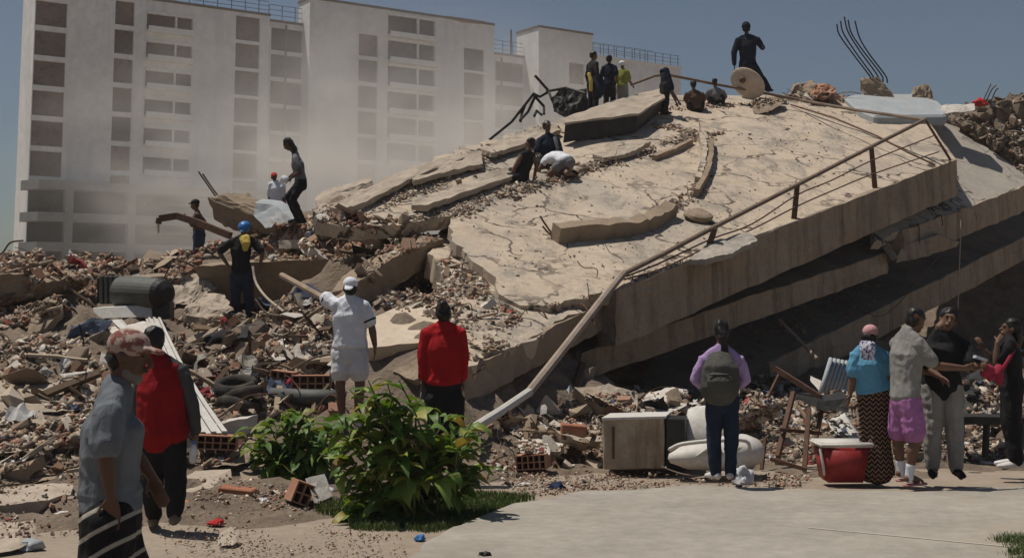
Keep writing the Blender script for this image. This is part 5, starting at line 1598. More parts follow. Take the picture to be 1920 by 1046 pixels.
def hollow_brick(name, label, cat, c, size, rot, mat, nx_=3, nz_=2, group=None):
    """clay block with open cells in its front end."""
    bm = bmesh.new()
    w, d, h = size
    t = .12 * min(w / nx_, h / nz_) + .006
    for i in range(nx_ + 1):
        x = -w / 2 + t / 2 + i * (w - t) / nx_
        box(bm, rot @ Vector((x, 0, 0)), (t, d, h), rot)
    for k in range(nz_ + 1):
        z = -h / 2 + t / 2 + k * (h - t) / nz_
        box(bm, rot @ Vector((0, .001, z)), (w - .004, d - .004, t - .002), rot)
    box(bm, rot @ Vector((0, d * .3, 0)), (w - .01, .02, h - .01), rot)
    o = obj(name, bm, mat)
    o.location = c
    return tag(o, label, cat, group)


Rz = lambda a, b=0, c=0: Matrix.Rotation(R(a), 3, 'Z') @ Matrix.Rotation(R(b), 3, 'X') @ Matrix.Rotation(R(c), 3, 'Y')
hollow_brick('hollow_brick', 'row of hollow clay brick cells on top of the tan slab fragment', 'brick', W(408, 828, 13.9), (.42, .22, .15), Rz(8, 0, 3), M['clay'], 5, 2)
hollow_brick('hollow_brick', 'red hollow clay brick showing round cells below the pale plaster sheet', 'brick', W(532, 710, 16.3), (.30, .2, .2), Rz(-12, 0, 6), M['clay'], 3, 2)
hollow_brick('hollow_brick', 'dark hollow clay bricks stacked beside the thick grey pipe', 'brick', W(585, 718, 16.2), (.5, .2, .2), Rz(5), M['clay'], 5, 2)
hollow_brick('hollow_brick', 'tipped white faced hollow block on the ground beside the big bush', 'brick', W(562, 922, 12.1), (.17, .24, .20), Rz(24, 0, 22), M['clay'], 2, 2)
chunk('plaster_slab', 'white plaster face broken off the tipped hollow block by the bush', 'plaster piece', [(572, 898, 12.1), (590, 893, 12.3), (606, 935, 12.1), (590, 942, 11.9)], (.06, .22, .0), M['conc_lt'], chip=.012, seed=71)
hollow_brick('hollow_brick', 'hollow clay lump with white plaster top near the stained cabinet', 'brick', W(1000, 864, 14.45), (.34, .26, .16), Rz(-14, 0, -5), M['clay'], 5, 2)
chunk('plaster_slab', 'white plaster cap on the hollow clay lump near the bush', 'plaster piece', [(976, 848, 14.35), (990, 838, 14.6), (1026, 838, 14.6), (1032, 852, 14.35)], (0, .12, .03), M['conc_lt'], chip=.012, seed=72)
for i, (px, py, Y, w, h, lab) in enumerate(((446, 926, 12.3, .33, .13, 'red brick block half buried in front of the small bush'), (1075, 808, 15.3, .30, .16, 'dark red brick block under the tan slab corner'), (962, 802, 15.8, .26, .11, 'red brick piece on the rubble right behind the big bush'))):
    bm = bmesh.new(); box(bm, (0, 0, 0), (w, .22, h), Rz(8 * i - 6, 0, 5)); bmesh.ops.bevel(bm, geom=bm.edges[:], offset=.012, segments=1, affect='EDGES')
    o = tag(obj('brick', bm, M['brick']), lab, 'brick'); o.location = W(px, py, Y)

# sticks, rope, cables
def rodthing(name, lab, cat, pts, r, mat, k=4, n=7):
    bm = bmesh.new(); rod(bm, curve(PX(*pts), k) if len(pts) > 2 else PX(*pts), r, n)
    return thing1(name, lab, cat, bm, mat)


rodthing('rope', 'pale rope hanging from the worker in the blue helmet down to the rubble', 'rope', [(474, 500, 22.2), (480, 530, 22), (500, 558, 21.4), (532, 584, 20.8)], .022, M['rope'], 6)
rodthing('rope', 'pale cord running down the rubble to the tyre stack', 'rope', [(462, 668, 18.2), (440, 695, 17.4), (410, 728, 16.4), (398, 740, 16)], .012, M['rope'])
rodthing('wooden_pole', 'long thin wooden pole slanting behind the white cap', 'pole', [(560, 605, 19.6), (700, 512, 19.1)], .025, M['wood'])
rodthing('wooden_pole', 'broken timber pole reaching towards the white T-shirt', 'pole', [(528, 516, 21), (612, 562, 19.6)], .05, M['wood'])
rodthing('wooden_pole', 'thin brown pole slanting in the dark gap above the rucksack woman', 'pole', [(1462, 600, 24), (1532, 672, 22.5)], .03, M['wood'])
rodthing('hanging_cable', 'thin pale cable hanging vertically past the broken floor slabs', 'cable', [(1802, 412, 29), (1800, 470, 28.9), (1796, 578, 28.7)], .014, M['rope'])
rodthing('hanging_cable', 'dark cable looping down under the roof slab edge', 'cable', [(1560, 505, 26.5), (1600, 560, 26.4), (1660, 590, 26.5), (1760, 480, 28.5)], .010, M['rust'])
rodthing('wooden_pole', 'short stick in the rubble above the machine leg', 'pole', [(138, 640, 19), (178, 618, 19.4)], .03, M['wood'])
rodthing('wooden_pole', 'long pale stick lying on the rubble crest at the picture edge', 'pole', [(10, 512, 22.6), (98, 490, 24)], .035, M['wood'])
rodthing('wooden_pole', 'leaning dark timber post inside the hollow by the fallen pipe', 'pole', [(1092, 685, 18.6), (1066, 775, 17.4)], .07, M['rust'])
rodthing('wooden_pole', 'thin leaning stick between the timber post and the fallen pipe', 'pole', [(1040, 700, 18), (1012, 770, 17)], .03, M['wood'])
chunk('glass_shard', 'pale triangular board shard leaning in the hollow', 'board', [(1068, 722, 17.6), (1072, 732, 17.6), (1066, 775, 17.2), (1036, 776, 17.2)], (.02, .03, .01), M['bluegrey'], chip=.004, cuts=0)
chunk('timber', 'pale timber plank sloping down to the stained cabinet', 'plank', [(1098, 735, 17.2), (1106, 732, 17.3), (1192, 772, 16.4), (1186, 778, 16.3)], (.0, .2, .04), M['wood'], chip=.01, cuts=2)
# twisted frame on the crest
tw = empty('twisted_frame', W(1080, 210, 32), 'twisted black metal frame with hanging sheets on the crest beside the standing group', 'metal frame')
bm = bmesh.new(); block(bm, PX((1034, 186, 32.2), (1052, 170, 32.4), (1092, 168, 32.6), (1100, 200, 32.6), (1104, 222, 32.4), (1075, 226, 32), (1040, 212, 32)), (.1, .5, .1), .09, 3, 6); obj('crumpled_sheet', bm, M['steel_dk'], tw)
for a, b, c_ in (((1003, 142), (1028, 170), (1034, 186)), ((1030, 172), (1012, 182), (1000, 176)), ((1000, 177), (960, 228), (918, 262)), ((1004, 180), (990, 210), (975, 226)), ((1000, 178), (1020, 200), (1020, 214)), ((1024, 172), (1062, 165), (1098, 176)), ((1016, 216), (1006, 208), (1002, 218)), ((1062, 166), (1058, 182), (1050, 196)), ((985, 196), (978, 214), (976, 228))):
    bm = bmesh.new(); rod(bm, PX((*a, 32), (*b, 32.1), (*c_, 31.6)), .035, 6); obj('bar', bm, M['steel_dk'], tw)
# wrecked furniture frame and metal sheet
fr = empty('wrecked_frame', W(1490, 870, 14.9), 'wrecked rusty steel frame on legs beside the red cool box', 'metal frame')
for a, b, w in (((1488, 735, 15.2), (1458, 855, 14.8), .05), ((1517, 765, 15), (1508, 882, 14.6), .05), ((1545, 752, 15.3), (1524, 850, 15), .04), ((1445, 860, 14.6), (1512, 880, 14.4), .04), ((1452, 690, 15.6), (1540, 745, 15.3), .06), ((1440, 745, 15.6), (1462, 700, 15.7), .03), ((1462, 805, 14.9), (1540, 812, 14.9), .04), ((1435, 820, 14.8), (1428, 880, 14.7), .035)):
    bm = bmesh.new(); tbox(bm, W(*a), W(*b), w, w); obj('frame_bar', bm, M['rust'], fr)
bm = bmesh.new(); block(bm, PX((1490, 745, 15.2), (1548, 752, 15.2), (1592, 745, 15.2), (1590, 772, 15.1), (1545, 770, 15.1)), (0, .3, .05), .02, 2, 4); obj('frame_shelf', bm, M['steel_dk'], fr)
cs = empty('corrugated_sheet', W(1560, 710, 16.2), 'pale blue corrugated metal sheet standing behind the blue T-shirt', 'metal sheet')
for k in range(7):
    x0 = 1538 + k * 7.4
    bm = bmesh.new(); rod(bm, PX((x0 + 20, 672 + k * 1.5, 16.4 + .05 * k), (x0 + 10, 705, 16.25 + .05 * k), (x0, 736, 16.1 + .05 * k)), .028, 8); obj('corrugation', bm, M['bluegrey'], cs, True)
bench = empty('burnt_bench', W(1860, 870, 15.3), 'low dark burnt metal bench behind the black clad woman', 'bench')
bm = bmesh.new(); block(bm, PX((1795, 782, 15.2), (1925, 782, 15.2), (1925, 796, 15.2), (1795, 796, 15.2)), (0, .6, 0), .012, 2, 2); obj('bench_top', bm, M['steel_dk'], bench)
for x in (1803, 1850, 1915):
    bm = bmesh.new(); tbox(bm, W(x, 796, 15.25), W(x - 3, 858, 15.2), .06, .06); obj('leg', bm, M['steel_dk'], bench)
for i, (pp, mt_, lab) in enumerate((
        ([(1820, 712, 16.3), (1850, 700, 16.4), (1885, 716, 16.4), (1880, 760, 16.1), (1835, 768, 16)], 'steel_dk', 'crumpled burnt metal lump heaped above the burnt bench'),
        ([(1808, 735, 15.9), (1860, 745, 15.9), (1870, 782, 15.7), (1812, 782, 15.7)], 'motor', 'grey crushed appliance resting on the burnt bench'),
        ([(1555, 800, 15.6), (1585, 778, 15.8), (1610, 822, 15.4), (1592, 830, 15.3)], 'sheet', 'tilted pale metal grille behind the red cool box'),
        ([(1690, 800, 16), (1720, 790, 16.1), (1738, 822, 15.7), (1695, 830, 15.6)], 'conc_brown', 'brown concrete lump between the pink shorts and grey trousers'),
        ([(1520, 712, 16.6), (1560, 735, 16.3), (1600, 738, 16.3), (1598, 746, 16.2), (1548, 748, 16.1)], 'conc_lt', 'cream board edge sticking out behind the blue T-shirt'))):
    chunk(('metal_lump', 'crushed_appliance', 'metal_grille', 'concrete_boulder', 'board')[i], lab, ('metal lump', 'appliance', 'grille', 'boulder', 'board')[i], pp, (.05, .25, .05), M[mt_], .05 if i in (0, 3) else .015, 3, 80 + i)

# small litter with a look of its own
def lump(name, lab, cat, px, py, r, mat, seed=0, hgt=.6, Y=None, z=0.0):
    bm = bmesh.new()
    bmesh.ops.create_icosphere(bm, subdivisions=3, radius=1)
    for v in bm.verts:
        d = noise.noise_vector(v.co * 1.6 + Vector((seed * 3.1, 0, 0))) * .5 + noise.noise_vector(v.co * 4 + Vector((0, seed, 0))) * .2
        v.co = Vector(((v.co.x + d.x) * r, (v.co.y + d.y) * r * .8, max(-.2, v.co.z + d.z) * r * hgt))
    o = tag(obj(name, bm, mat, smooth=True), lab, cat)
    o.location = W(px, py, Y) if Y else ground_at(px, py, z)
    return o


lump('plastic_bag', 'bright orange plastic bag on the ground behind the red vest man', 'plastic bag', 349, 956, .085, M['orange'], 1, 1.0)
lump('blue_tarp', 'crumpled blue plastic sheet beside the orange bag', 'plastic sheet', 368, 943, .09, M['bluetarp'], 2, .4)
lump('plastic_bottle', 'crushed clear bottle on the ground in front of the tipped hollow block', 'plastic bottle', 492, 945, .08, M['clear'], 3, .7)
lump('plastic_bag', 'milky plastic bag beside the tipped hollow block under the bush', 'plastic bag', 610, 928, .12, M['clear'], 4, .8)
lump('dark_cloth', 'dark blue cloth crumpled on the dusty ground by the stained cabinet', 'cloth', 1045, 916, .085, M['bluecloth'], 5, .7)
lump('plastic_cup', 'small pale blue plastic cup lying in front of the grass', 'cup', 788, 1010, .045, M['bluetarp'], 6, .8)
lump('dark_litter', 'small black litter lump on the path at the bottom of the picture', 'litter', 910, 1040, .045, M['black'], 7, .6, None, .034)
lump('plastic_bag', 'clear plastic bag of bottles at the feet of the rucksack woman', 'plastic bag', 1392, 902, .13, M['clear'], 8, 1.2)
lump('red_cloth', 'small red cloth scrap on the ground beside the khaki shoe', 'cloth', 405, 981, .07, M['redcap'], 9, .5)
lump('red_cloth', 'red cloth caught on the crest beside the dark heap', 'cloth', 1838, 196, .22, M['redcap'], 10, .7, 35.5)
lump('red_cloth', 'pink red rag hanging below the pale plaster sheet', 'cloth', 548, 728, .10, M['magenta'], 11, 1.3, 16.2)
lump('paper_plate', 'white foam plate on the ground by the grey trousers', 'plate', 1808, 832, .07, M['white_pl'], 12, .4, 14.6)
lump('blue_stone', 'blue grey lump beside the pale topped cube at the corner', 'stone', 55, 1025, .10, M['bluegrey'], 13, .7)
lump('white_litter', 'white paper scrap on the ground near the grey T-shirt man', 'litter', 118, 965, .07, M['white_pl'], 14, .5)
lump('white_litter', 'white paper scrap beside the white trainers', 'litter', 1850, 868, .07, M['white_pl'], 15, .4)
lump('white_litter', 'pale torn paper on the ground near the dark blue cloth', 'litter', 985, 908, .08, M['white_pl'], 16, .25)
lump('dark_fabric', 'dark fabric heap in the rubble between the boulder and the white plaster slab', 'cloth', 425, 640, .30, M['darkcloth'], 17, .6, 19.6)
# bottle in the red vest man's hand
bt = empty('plastic_bottle', W(363, 845, 10.7), 'clear water bottle hanging in the hand of the red vest man', 'plastic bottle')
bm = bmesh.new(); loft(bm, PX((361, 862, 10.7), (362, 848, 10.7), (363, 838, 10.7), (364, 832, 10.7)), [.032, .032, .028, .013], n=12); obj('bottle', bm, M['clear'], bt, True)
bm = bmesh.new(); loft(bm, PX((364, 832, 10.7), (364.5, 828, 10.7)), [.015, .015], n=10); obj('cap', bm, M['bluetarp'], bt, True)

# ------------------------------------------------------------------ shrubs
def leaf_mesh(L, w, droop, fold, seed):
    rs = random.Random(seed)
    v, f = [], []
    n = 7
    tw_ = rs.uniform(-.3, .3)
    for i in range(n):
        t = i / (n - 1)
        y = L * t * math.cos(droop * t * .7)
        z = -L * droop * t * t * .55
        ww = w * (math.sin(math.pi * min(1, t ** .75 * .97 + .03))) + .002
        wv = .012 * math.sin(t * 9 + seed)
        a = tw_ * t
        for sx in (-1, 0, 1):
            v.append((sx * ww * math.cos(a), y, z + abs(sx) * ww * fold + sx * ww * math.sin(a) + wv * sx))
    for i in range(n - 1):
        for k in (0, 1):
            a = i * 3 + k
            f.append((a, a + 1, a + 4, a + 3))
    me = bpy.data.meshes.new('leaf')
    me.from_pydata(v, [], f)
    me.polygons.foreach_set('use_smooth', [True] * len(f))
    return me


def leaf_mat(name, cols, trans):
    m, nt, b, co = new_mat(name)
    oi = nt.nodes.new('ShaderNodeObjectInfo')
    at = nt.nodes.new('ShaderNodeAttribute'); at.attribute_name = 'rnd'
    su = nt.nodes.new('ShaderNodeMath'); su.operation = 'ADD'
    nt.links.new(oi.outputs['Random'], su.inputs[0]); nt.links.new(at.outputs['Fac'], su.inputs[1])
    fr_ = nt.nodes.new('ShaderNodeMath'); fr_.operation = 'FRACT'; nt.links.new(su.outputs[0], fr_.inputs[0])
    col = ramp(nt, fr_.outputs[0], cols)
    col = mixc(nt, .5, col, ramp(nt, noise_n(nt, co, 14, 5), [(.3, (.6, .6, .55)), (.7, (1.2, 1.2, 1.1))]), 'MULTIPLY')
    nt.links.new(col, b.inputs['Base Color'])
    b.inputs['Roughness'].default_value = .5
    b.inputs['Specular IOR Level'].default_value = .4
    tr_ = nt.nodes.new('ShaderNodeBsdfTranslucent')
    nt.links.new(mixc(nt, 1.0, col, (1.3, 1.25, .5), 'MULTIPLY'), tr_.inputs['Color'])
    mx_ = nt.nodes.new('ShaderNodeMixShader'); mx_.inputs[0].default_value = trans
    nt.links.new(b.outputs[0], mx_.inputs[1]); nt.links.new(tr_.outputs[0], mx_.inputs[2])
    out = nt.nodes['Material Output']; nt.links.new(mx_.outputs[0], out.inputs[0])
    bump(nt, b, noise_n(nt, mapping(nt, co, (1, 4, 1)), 30, 3), .2, .01)
    return m


M['leaf'] = leaf_mat('broad_leaf', [(0, (.055, .115, .02)), (.3, (.10, .185, .03)), (.6, (.16, .25, .045)), (.85, (.235, .305, .06)), (.95, (.36, .31, .07)), (1, (.22, .15, .06))], .3)
M['leaf_lt'] = leaf_mat('light_leaf', [(0, (.06, .13, .022)), (.5, (.11, .20, .035)), (.9, (.17, .26, .045)), (1, (.26, .25, .06))], .3)
M['stem'] = plain('green_stem', (.10, .12, .04), .6)
M['twig'] = plain('dry_stem', (.16, .11, .06), .8)


def shrub(label, cpx, cpy, spec, nleaf, nstuff, mat, leafL, seed):
    """spec: list of (tip px, tip py, depth offset) the stems reach for."""
    rs = random.Random(seed)
    c = ground_at(cpx, cpy)
    root = empty('leafy_shrub', c, label, 'shrub')
    meshes = []
    for i in range(9):
        me = leaf_mesh(leafL * rs.uniform(.8, 1.2), leafL * rs.uniform(.15, .23), rs.uniform(.5, 1.6), rs.uniform(.15, .5), i + seed)
        me.materials.append(mat); meshes.append(me)
    spots = []
    for i, (tx, ty, dd, bx, by) in enumerate(spec):
        tip = W(tx, ty, c.y + dd)
        bs = Vector((c.x + bx, c.y + by, 0))
        mid = bs.lerp(tip, .55) + Vector((0, 0, .22 * (tip - bs).length * .6))
        pts = curve([bs, bs.lerp(mid, .5) + Vector((rs.uniform(-.04, .04), 0, .04)), mid, tip], 5)
        bm = bmesh.new(); loft(bm, pts, [.013 - .008 * k / len(pts) for k in range(len(pts))], n=6, dome=False)
        obj('stem', bm, M['twig'] if rs.random() < .3 else M['stem'], root, True)
        N = max(6, int((nleaf + nstuff) / len(spec)))
        for k in range(N):
            t = rs.uniform(.22, 1.0) ** .8
            p = pts[min(len(pts) - 1, int(t * (len(pts) - 1)))] + Vector((rs.uniform(-.035, .035), rs.uniform(-.035, .035), rs.uniform(-.03, .03)))
            axis = (pts[-1] - pts[0]).normalized()
            az = rs.uniform(0, 2 * math.pi)
            d = Vector((math.cos(az), math.sin(az), rs.uniform(-.35, .75))) + axis * rs.uniform(.1, .7)
            spots.append((p, d.normalized(), rs.uniform(.7, 1.25), rs.randrange(9), rs.uniform(-.5, .5)))
    rs.shuffle(spots)
    # those nearest the viewer are the leaves one can pick apart
    spots.sort(key=lambda s_: s_[0].y + rs.uniform(-.15, .15))

    def mtx(s_):
        p, d, sc_, mi, roll = s_
        q = d.to_track_quat('Y', 'Z')
        return Matrix.Translation(p) @ q.to_matrix().to_4x4() @ Matrix.Rotation(roll, 4, 'Y') @ Matrix.Scale(sc_, 4)
    T = Matrix.Translation(-c)
    for s_ in spots[:nleaf]:
        o = bpy.data.objects.new('leaf', meshes[s_[3]])
        sc.collection.objects.link(o)
        o.parent = root
        o.matrix_basis = T @ mtx(s_)
    V, F, A = [], [], []
    for s_ in spots[nleaf:]:
        m = T @ mtx(s_)
        me = meshes[s_[3]]
        o_ = len(V)
        V += [m @ v.co for v in me.vertices]
        F += [[i + o_ for i in p.vertices] for p in me.polygons]
        A += [rs.random()] * len(me.vertices)
    if V:
        me = bpy.data.meshes.new('foliage')
        me.from_pydata(V, [], F)
        at = me.attributes.new('rnd', 'FLOAT', 'POINT'); at.data.foreach_set('value', A)
        o = obj('foliage', me, mat, root, True, local=True)
        o['kind'] = 'stuff'
    return root


rs = random.Random(3)
spec = []
for tx, ty in ((690, 712), (722, 705), (655, 730), (748, 712), (790, 735), (620, 765), (640, 790), (700, 745), (735, 750), (775, 765), (815, 768), (845, 775), (862, 800), (885, 790), (905, 812), (925, 830), (930, 870), (900, 870), (870, 850), (612, 830), (630, 870), (660, 830), (625, 920), (660, 930), (700, 850), (740, 830), (780, 820), (820, 830), (760, 900), (720, 930), (690, 960), (800, 930), (840, 910), (880, 920), (770, 960), (650, 970), (735, 975), (640, 985), (610, 795), (670, 770), (600, 850), (710, 800), (860, 890)):
    spec.append((tx, ty, rs.uniform(-.35, .45), rs.uniform(-.28, .35), rs.uniform(-.15, .25)))
shrub('big droopy broad leaved shrub growing on the grass patch in front of the rubble', 755, 972, spec, 290, 430, M['leaf'], .245, 11)
spec = []
for tx, ty in ((470, 800), (500, 785), (535, 775), (565, 765), (590, 770), (460, 835), (490, 825), (520, 830), (555, 815), (590, 810), (610, 800), (525, 860), (560, 870), (590, 860), (480, 860), (545, 895), (580, 890), (505, 880), (620, 850), (450, 818), (628, 790), (640, 815), (622, 825), (605, 840), (636, 845), (575, 790)):
    spec.append((tx, ty, rs.uniform(-.25, .35), rs.uniform(-.2, .25), rs.uniform(-.12, .2)))
shrub('smaller light green shrub beside the big shrub near the red brick block', 548, 914, spec, 250, 330, M['leaf_lt'], .20, 23)


def grass(poly, n, hgt, name, seed):
    rs = random.Random(seed)
    pts = [ground_at(*p) for p in poly]
    x0, x1 = min(p.x for p in pts), max(p.x for p in pts); y0, y1 = min(p.y for p in pts), max(p.y for p in pts)
    V, F, A = [], [], []
    k = 0
    while k < n:
        x, y = rs.uniform(x0, x1), rs.uniform(y0, y1)
        ins = False
        x_, y_ = x, y
        x += noise.noise(Vector((x * 2.2, y * 2.2, 0))) * .22 + rs.gauss(0, .04); y += noise.noise(Vector((x * 2.2, y * 2.2, 7))) * .22 + rs.gauss(0, .04)
        for a, b in zip(pts, pts[1:] + pts[:1]):
            if (a.y > y) != (b.y > y) and x < (b.x - a.x) * (y - a.y) / (b.y - a.y) + a.x: ins = not ins
        x, y = x_, y_
        if not ins: continue
        k += 1
        a = rs.uniform(0, 6.28); h = hgt * rs.uniform(.4, 1.2); w = .005
        dx, dy = math.cos(a) * w, math.sin(a) * w
        lx, ly = rs.uniform(-.6, .6) * h, rs.uniform(-.6, .6) * h
        o = len(V)
        if noise.noise(Vector((x * 3, y * 3, 2))) < rs.uniform(-.45, .1): continue
        V += [(x - dx, y - dy, -.02), (x + dx, y + dy, -.02), (x + dx * .6 + lx * .4, y + dy * .6 + ly * .4, h * .6), (x - dx * .6 + lx * .4, y - dy * .6 + ly * .4, h * .6), (x + lx, y + ly, h)]
        F += [(o, o + 1, o + 2, o + 3), (o + 3, o + 2, o + 4)]
        A += [rs.random()] * 5
    me = bpy.data.meshes.new(name)
    me.from_pydata(V, [], F)
    at = me.attributes.new('rnd', 'FLOAT', 'POINT'); at.data.foreach_set('value', A)
    tag(obj(name, me, M['grass']), kind='stuff')


M['grass'] = leaf_mat('short_grass', [(0, (.04, .085, .025)), (.6, (.075, .13, .035)), (1, (.18, .17, .07))], .2)
grass([(590, 950), (640, 935), (800, 925), (900, 922), (1005, 932), (930, 956), (850, 988), (790, 998), (660, 985), (620, 965)], 17000, .05, 'grass', 4)
grass([(1885, 1046), (1905, 1020), (1990, 1005), (1990, 1075), (1890, 1075)], 4500, .08, 'grass', 5)

# ------------------------------------------------------------------ rubble
g0 = len(SURF_V)
SURF_V += [Vector((-200, -5, 0)), Vector((200, -5, 0)), Vector((200, 300, 0)), Vector((-200, 300, 0))]
SURF_F.append([g0, g0 + 1, g0 + 2, g0 + 3])
BVH = BVHTree.FromPolygons(SURF_V, SURF_F)
rr = random.Random(42)


def hit(px, py):
    d = ray(px, py).normalized()
    loc, n, i, dist = BVH.ray_cast(CAMV, d)
    if loc is None or abs(n.z) < .42: return None
    if n.z < 0: n = -n
    return loc, n


def hull_mesh(name, sx, sy, sz, n, seed):
    r = random.Random(seed)
    bm = bmesh.new()
    for _ in range(n):
        v = Vector((r.uniform(-1, 1), r.uniform(-1, 1), r.uniform(-1, 1)))
        m = max(abs(v.x), abs(v.y), abs(v.z))
        v = v / m * r.uniform(.75, 1.0)
        bm.verts.new((v.x * sx, v.y * sy, v.z * sz))
    bmesh.ops.convex_hull(bm, input=bm.verts[:])
    bmesh.ops.delete(bm, geom=[v for v in bm.verts if not v.link_faces], context='VERTS')
    bmesh.ops.recalc_face_normals(bm, faces=bm.faces[:])
    me = bpy.data.meshes.new(name); bm.to_mesh(me); bm.free()
    return me


def brick_mesh(seed):
    r = random.Random(seed)
    bm = bmesh.new()
    vs = box(bm, (0, 0, 0), (1.5, .8, .62))
    for v in vs: v.co += Vector((r.uniform(-.1, .1), r.uniform(-.08, .08), r.uniform(-.06, .06)))
    k = r.randrange(4)
    if seed % 3:
        bmesh.ops.bisect_plane(bm, geom=bm.verts[:] + bm.edges[:] + bm.faces[:], plane_co=(r.uniform(.1, .5), 0, 0), plane_no=(1, r.uniform(-.7, .7), r.uniform(-.5, .5)), clear_outer=True)
        bmesh.ops.holes_fill(bm, edges=bm.edges[:])
    bmesh.ops.recalc_face_normals(bm, faces=bm.faces[:])
    me = bpy.data.meshes.new('brick_fragment'); bm.to_mesh(me); bm.free()
    return me


def cell_mesh(seed):
    """broken hollow clay block: webs open at the end."""
    r = random.Random(seed)
    bm = bmesh.new()
    nx_, nz_ = r.choice(((3, 2), (2, 2), (3, 3), (2, 3)))
    w, h, d = 1.2, .8, r.uniform(.7, 1.3)
    t = .09
    for i in range(nx_ + 1): box(bm, (-w / 2 + i * w / nx_, r.uniform(-.06, .06), 0), (t, d, h))
    for k in range(nz_ + 1): box(bm, (0, 0, -h / 2 + k * h / nz_), (w + t * .9, d * .97, t * .96))
    me = bpy.data.meshes.new('hollow_brick_fragment'); bm.to_mesh(me); bm.free()
    return me


def plank_mesh(seed):
    r = random.Random(seed)
    bm = bmesh.new()
    L, w, t = 2.2, r.uniform(.10, .2), r.uniform(.05, .10)
    vs = []
    n = 4
    for i in range(n + 1):
        x = -L / 2 + L * i / n
        z = .12 * math.sin(i * r.uniform(.3, .6))
        vs.append([bm.verts.new((x + r.uniform(-.08, .08) * (i in (0, n)), a * w + r.uniform(-.02, .02), z + b * t)) for a, b in ((-1, -1), (1, -1), (1, 1), (-1, 1))])
    for a, b in zip(vs[:-1], vs[1:]):
        for i in range(4): bm.faces.new((a[i], a[(i + 1) % 4], b[(i + 1) % 4], b[i]))
    bm.faces.new(vs[0][::-1]); bm.faces.new(vs[-1])
    me = bpy.data.meshes.new('timber_splinter'); bm.to_mesh(me); bm.free()
    return me


def rag_mesh(seed):
    r = random.Random(seed)
    bm = bmesh.new()
    bmesh.ops.create_grid(bm, x_segments=7, y_segments=6, size=1)
    for v in bm.verts:
        q_ = noise.noise_vector(v.co * 1.1 + Vector((seed * 4.1, 0, 0)))
        v.co = Vector((v.co.x + q_.x * .4, v.co.y * .7 + q_.y * .3, q_.z * .7 + .3))
    g = bmesh.ops.solidify(bm, geom=bm.faces[:], thickness=.03)
    me = bpy.data.meshes.new('scrap_sheet'); bm.to_mesh(me); bm.free()
    return me


def rod_mesh(seed):
    r = random.Random(seed)
    bm = bmesh.new()
    pts = [Vector((-1.5 + 1.0 * i, r.uniform(-.5, .5), .1 + abs(r.gauss(0, .5)))) for i in range(4)]
    rod(bm, curve(pts, 4), .045, 5)
    me = bpy.data.meshes.new('bent_rod'); bm.to_mesh(me); bm.free()
    return me


TAN = [(.33, .265, .20), (.44, .365, .285), (.23, .18, .135), (.51, .445, .365), (.35, .28, .205), (.29, .25, .21), (.60, .54, .46), (.14, .108, .085)]
RED = [(.28, .15, .105), (.35, .22, .155), (.23, .125, .09), (.32, .235, .17), (.36, .235, .165), (.20, .13, .095)]
PALE = [(.46, .42, .365), (.56, .53, .48), (.38, .335, .28), (.50, .48, .45)]
WOODC = [(.25, .18, .12), (.34, .265, .195), (.16, .11, .075), (.42, .35, .27), (.12, .085, .06)]
RAGC = [(.04, .04, .045), (.38, .37, .36), (.08, .10, .15), (.22, .17, .13), (.32, .30, .27), (.05, .05, .05), (.30, .06, .06), (.5, .5, .5)]
MAT = {'concrete_chunk': palette('chunk_concrete', TAN), 'brick_fragment': palette('fragment_brick', RED), 'plaster_shard': palette('shard_plaster', PALE + TAN[:3], bmp=.3), 'timber_splinter': palette('splinter_timber', WOODC), 'scrap_sheet': palette('scrap', RAGC, bmp=.2), 'hollow_brick_fragment': palette('fragment_hollow', RED), 'bent_rod': palette('rod_steel', WOODC[:1])}
VAR = {'concrete_chunk': [hull_mesh('concrete_chunk', 1, rr.uniform(.45, .95), rr.uniform(.16, .62), 12, i) for i in range(16)],
       'brick_fragment': [brick_mesh(i) for i in range(10)],
       'hollow_brick_fragment': [cell_mesh(i) for i in range(6)],
       'plaster_shard': [hull_mesh('plaster_shard', 1, rr.uniform(.4, .9), rr.uniform(.07, .16), 9, 50 + i) for i in range(12)],
       'timber_splinter': [plank_mesh(i) for i in range(8)],
       'scrap_sheet': [rag_mesh(i) for i in range(8)],
       'bent_rod': [rod_mesh(i) for i in range(8)]}
for k, l in VAR.items():
    for me in l:
        me.materials.clear(); me.materials.append(MAT[k])
CAT = {'concrete_chunk': 'concrete chunk', 'brick_fragment': 'brick', 'plaster_shard': 'plaster piece', 'timber_splinter': 'timber', 'scrap_sheet': 'scrap', 'hollow_brick_fragment': 'brick', 'bent_rod': 'steel rod'}
LAB = {'concrete_chunk': 'concrete chunk', 'brick_fragment': 'brick fragment', 'plaster_shard': 'plaster shard', 'timber_splinter': 'timber splinter', 'scrap_sheet': 'crumpled scrap', 'hollow_brick_fragment': 'hollow brick', 'bent_rod': 'bent rod'}
HUE = {'concrete_chunk': ['tan', 'sandy', 'brown', 'pale', 'buff', 'grey', 'cream', 'dark brown'], 'brick_fragment': ['rust red', 'pink red', 'dark red', 'dusty brown', 'orange', 'maroon'], 'timber_splinter': ['brown', 'light brown', 'dark', 'pale', 'blackened'],
       'plaster_shard': ['white', 'bright white', 'beige', 'cool white', 'tan', 'sandy', 'brown'], 'scrap_sheet': ['black', 'grey', 'navy', 'brown', 'beige', 'charcoal', 'red', 'white']}
HUE['hollow_brick_fragment'] = HUE['brick_fragment']
HUE['bent_rod'] = ['rusty', 'black', 'pale']


def in_poly(x, y, poly):
    ins = False
    for a, b in zip(poly, poly[1:] + poly[:1]):
        if (a[1] > y) != (b[1] > y) and x < (b[0] - a[0]) * (y - a[1]) / (b[1] - a[1]) + a[0]: ins = not ins
    return ins


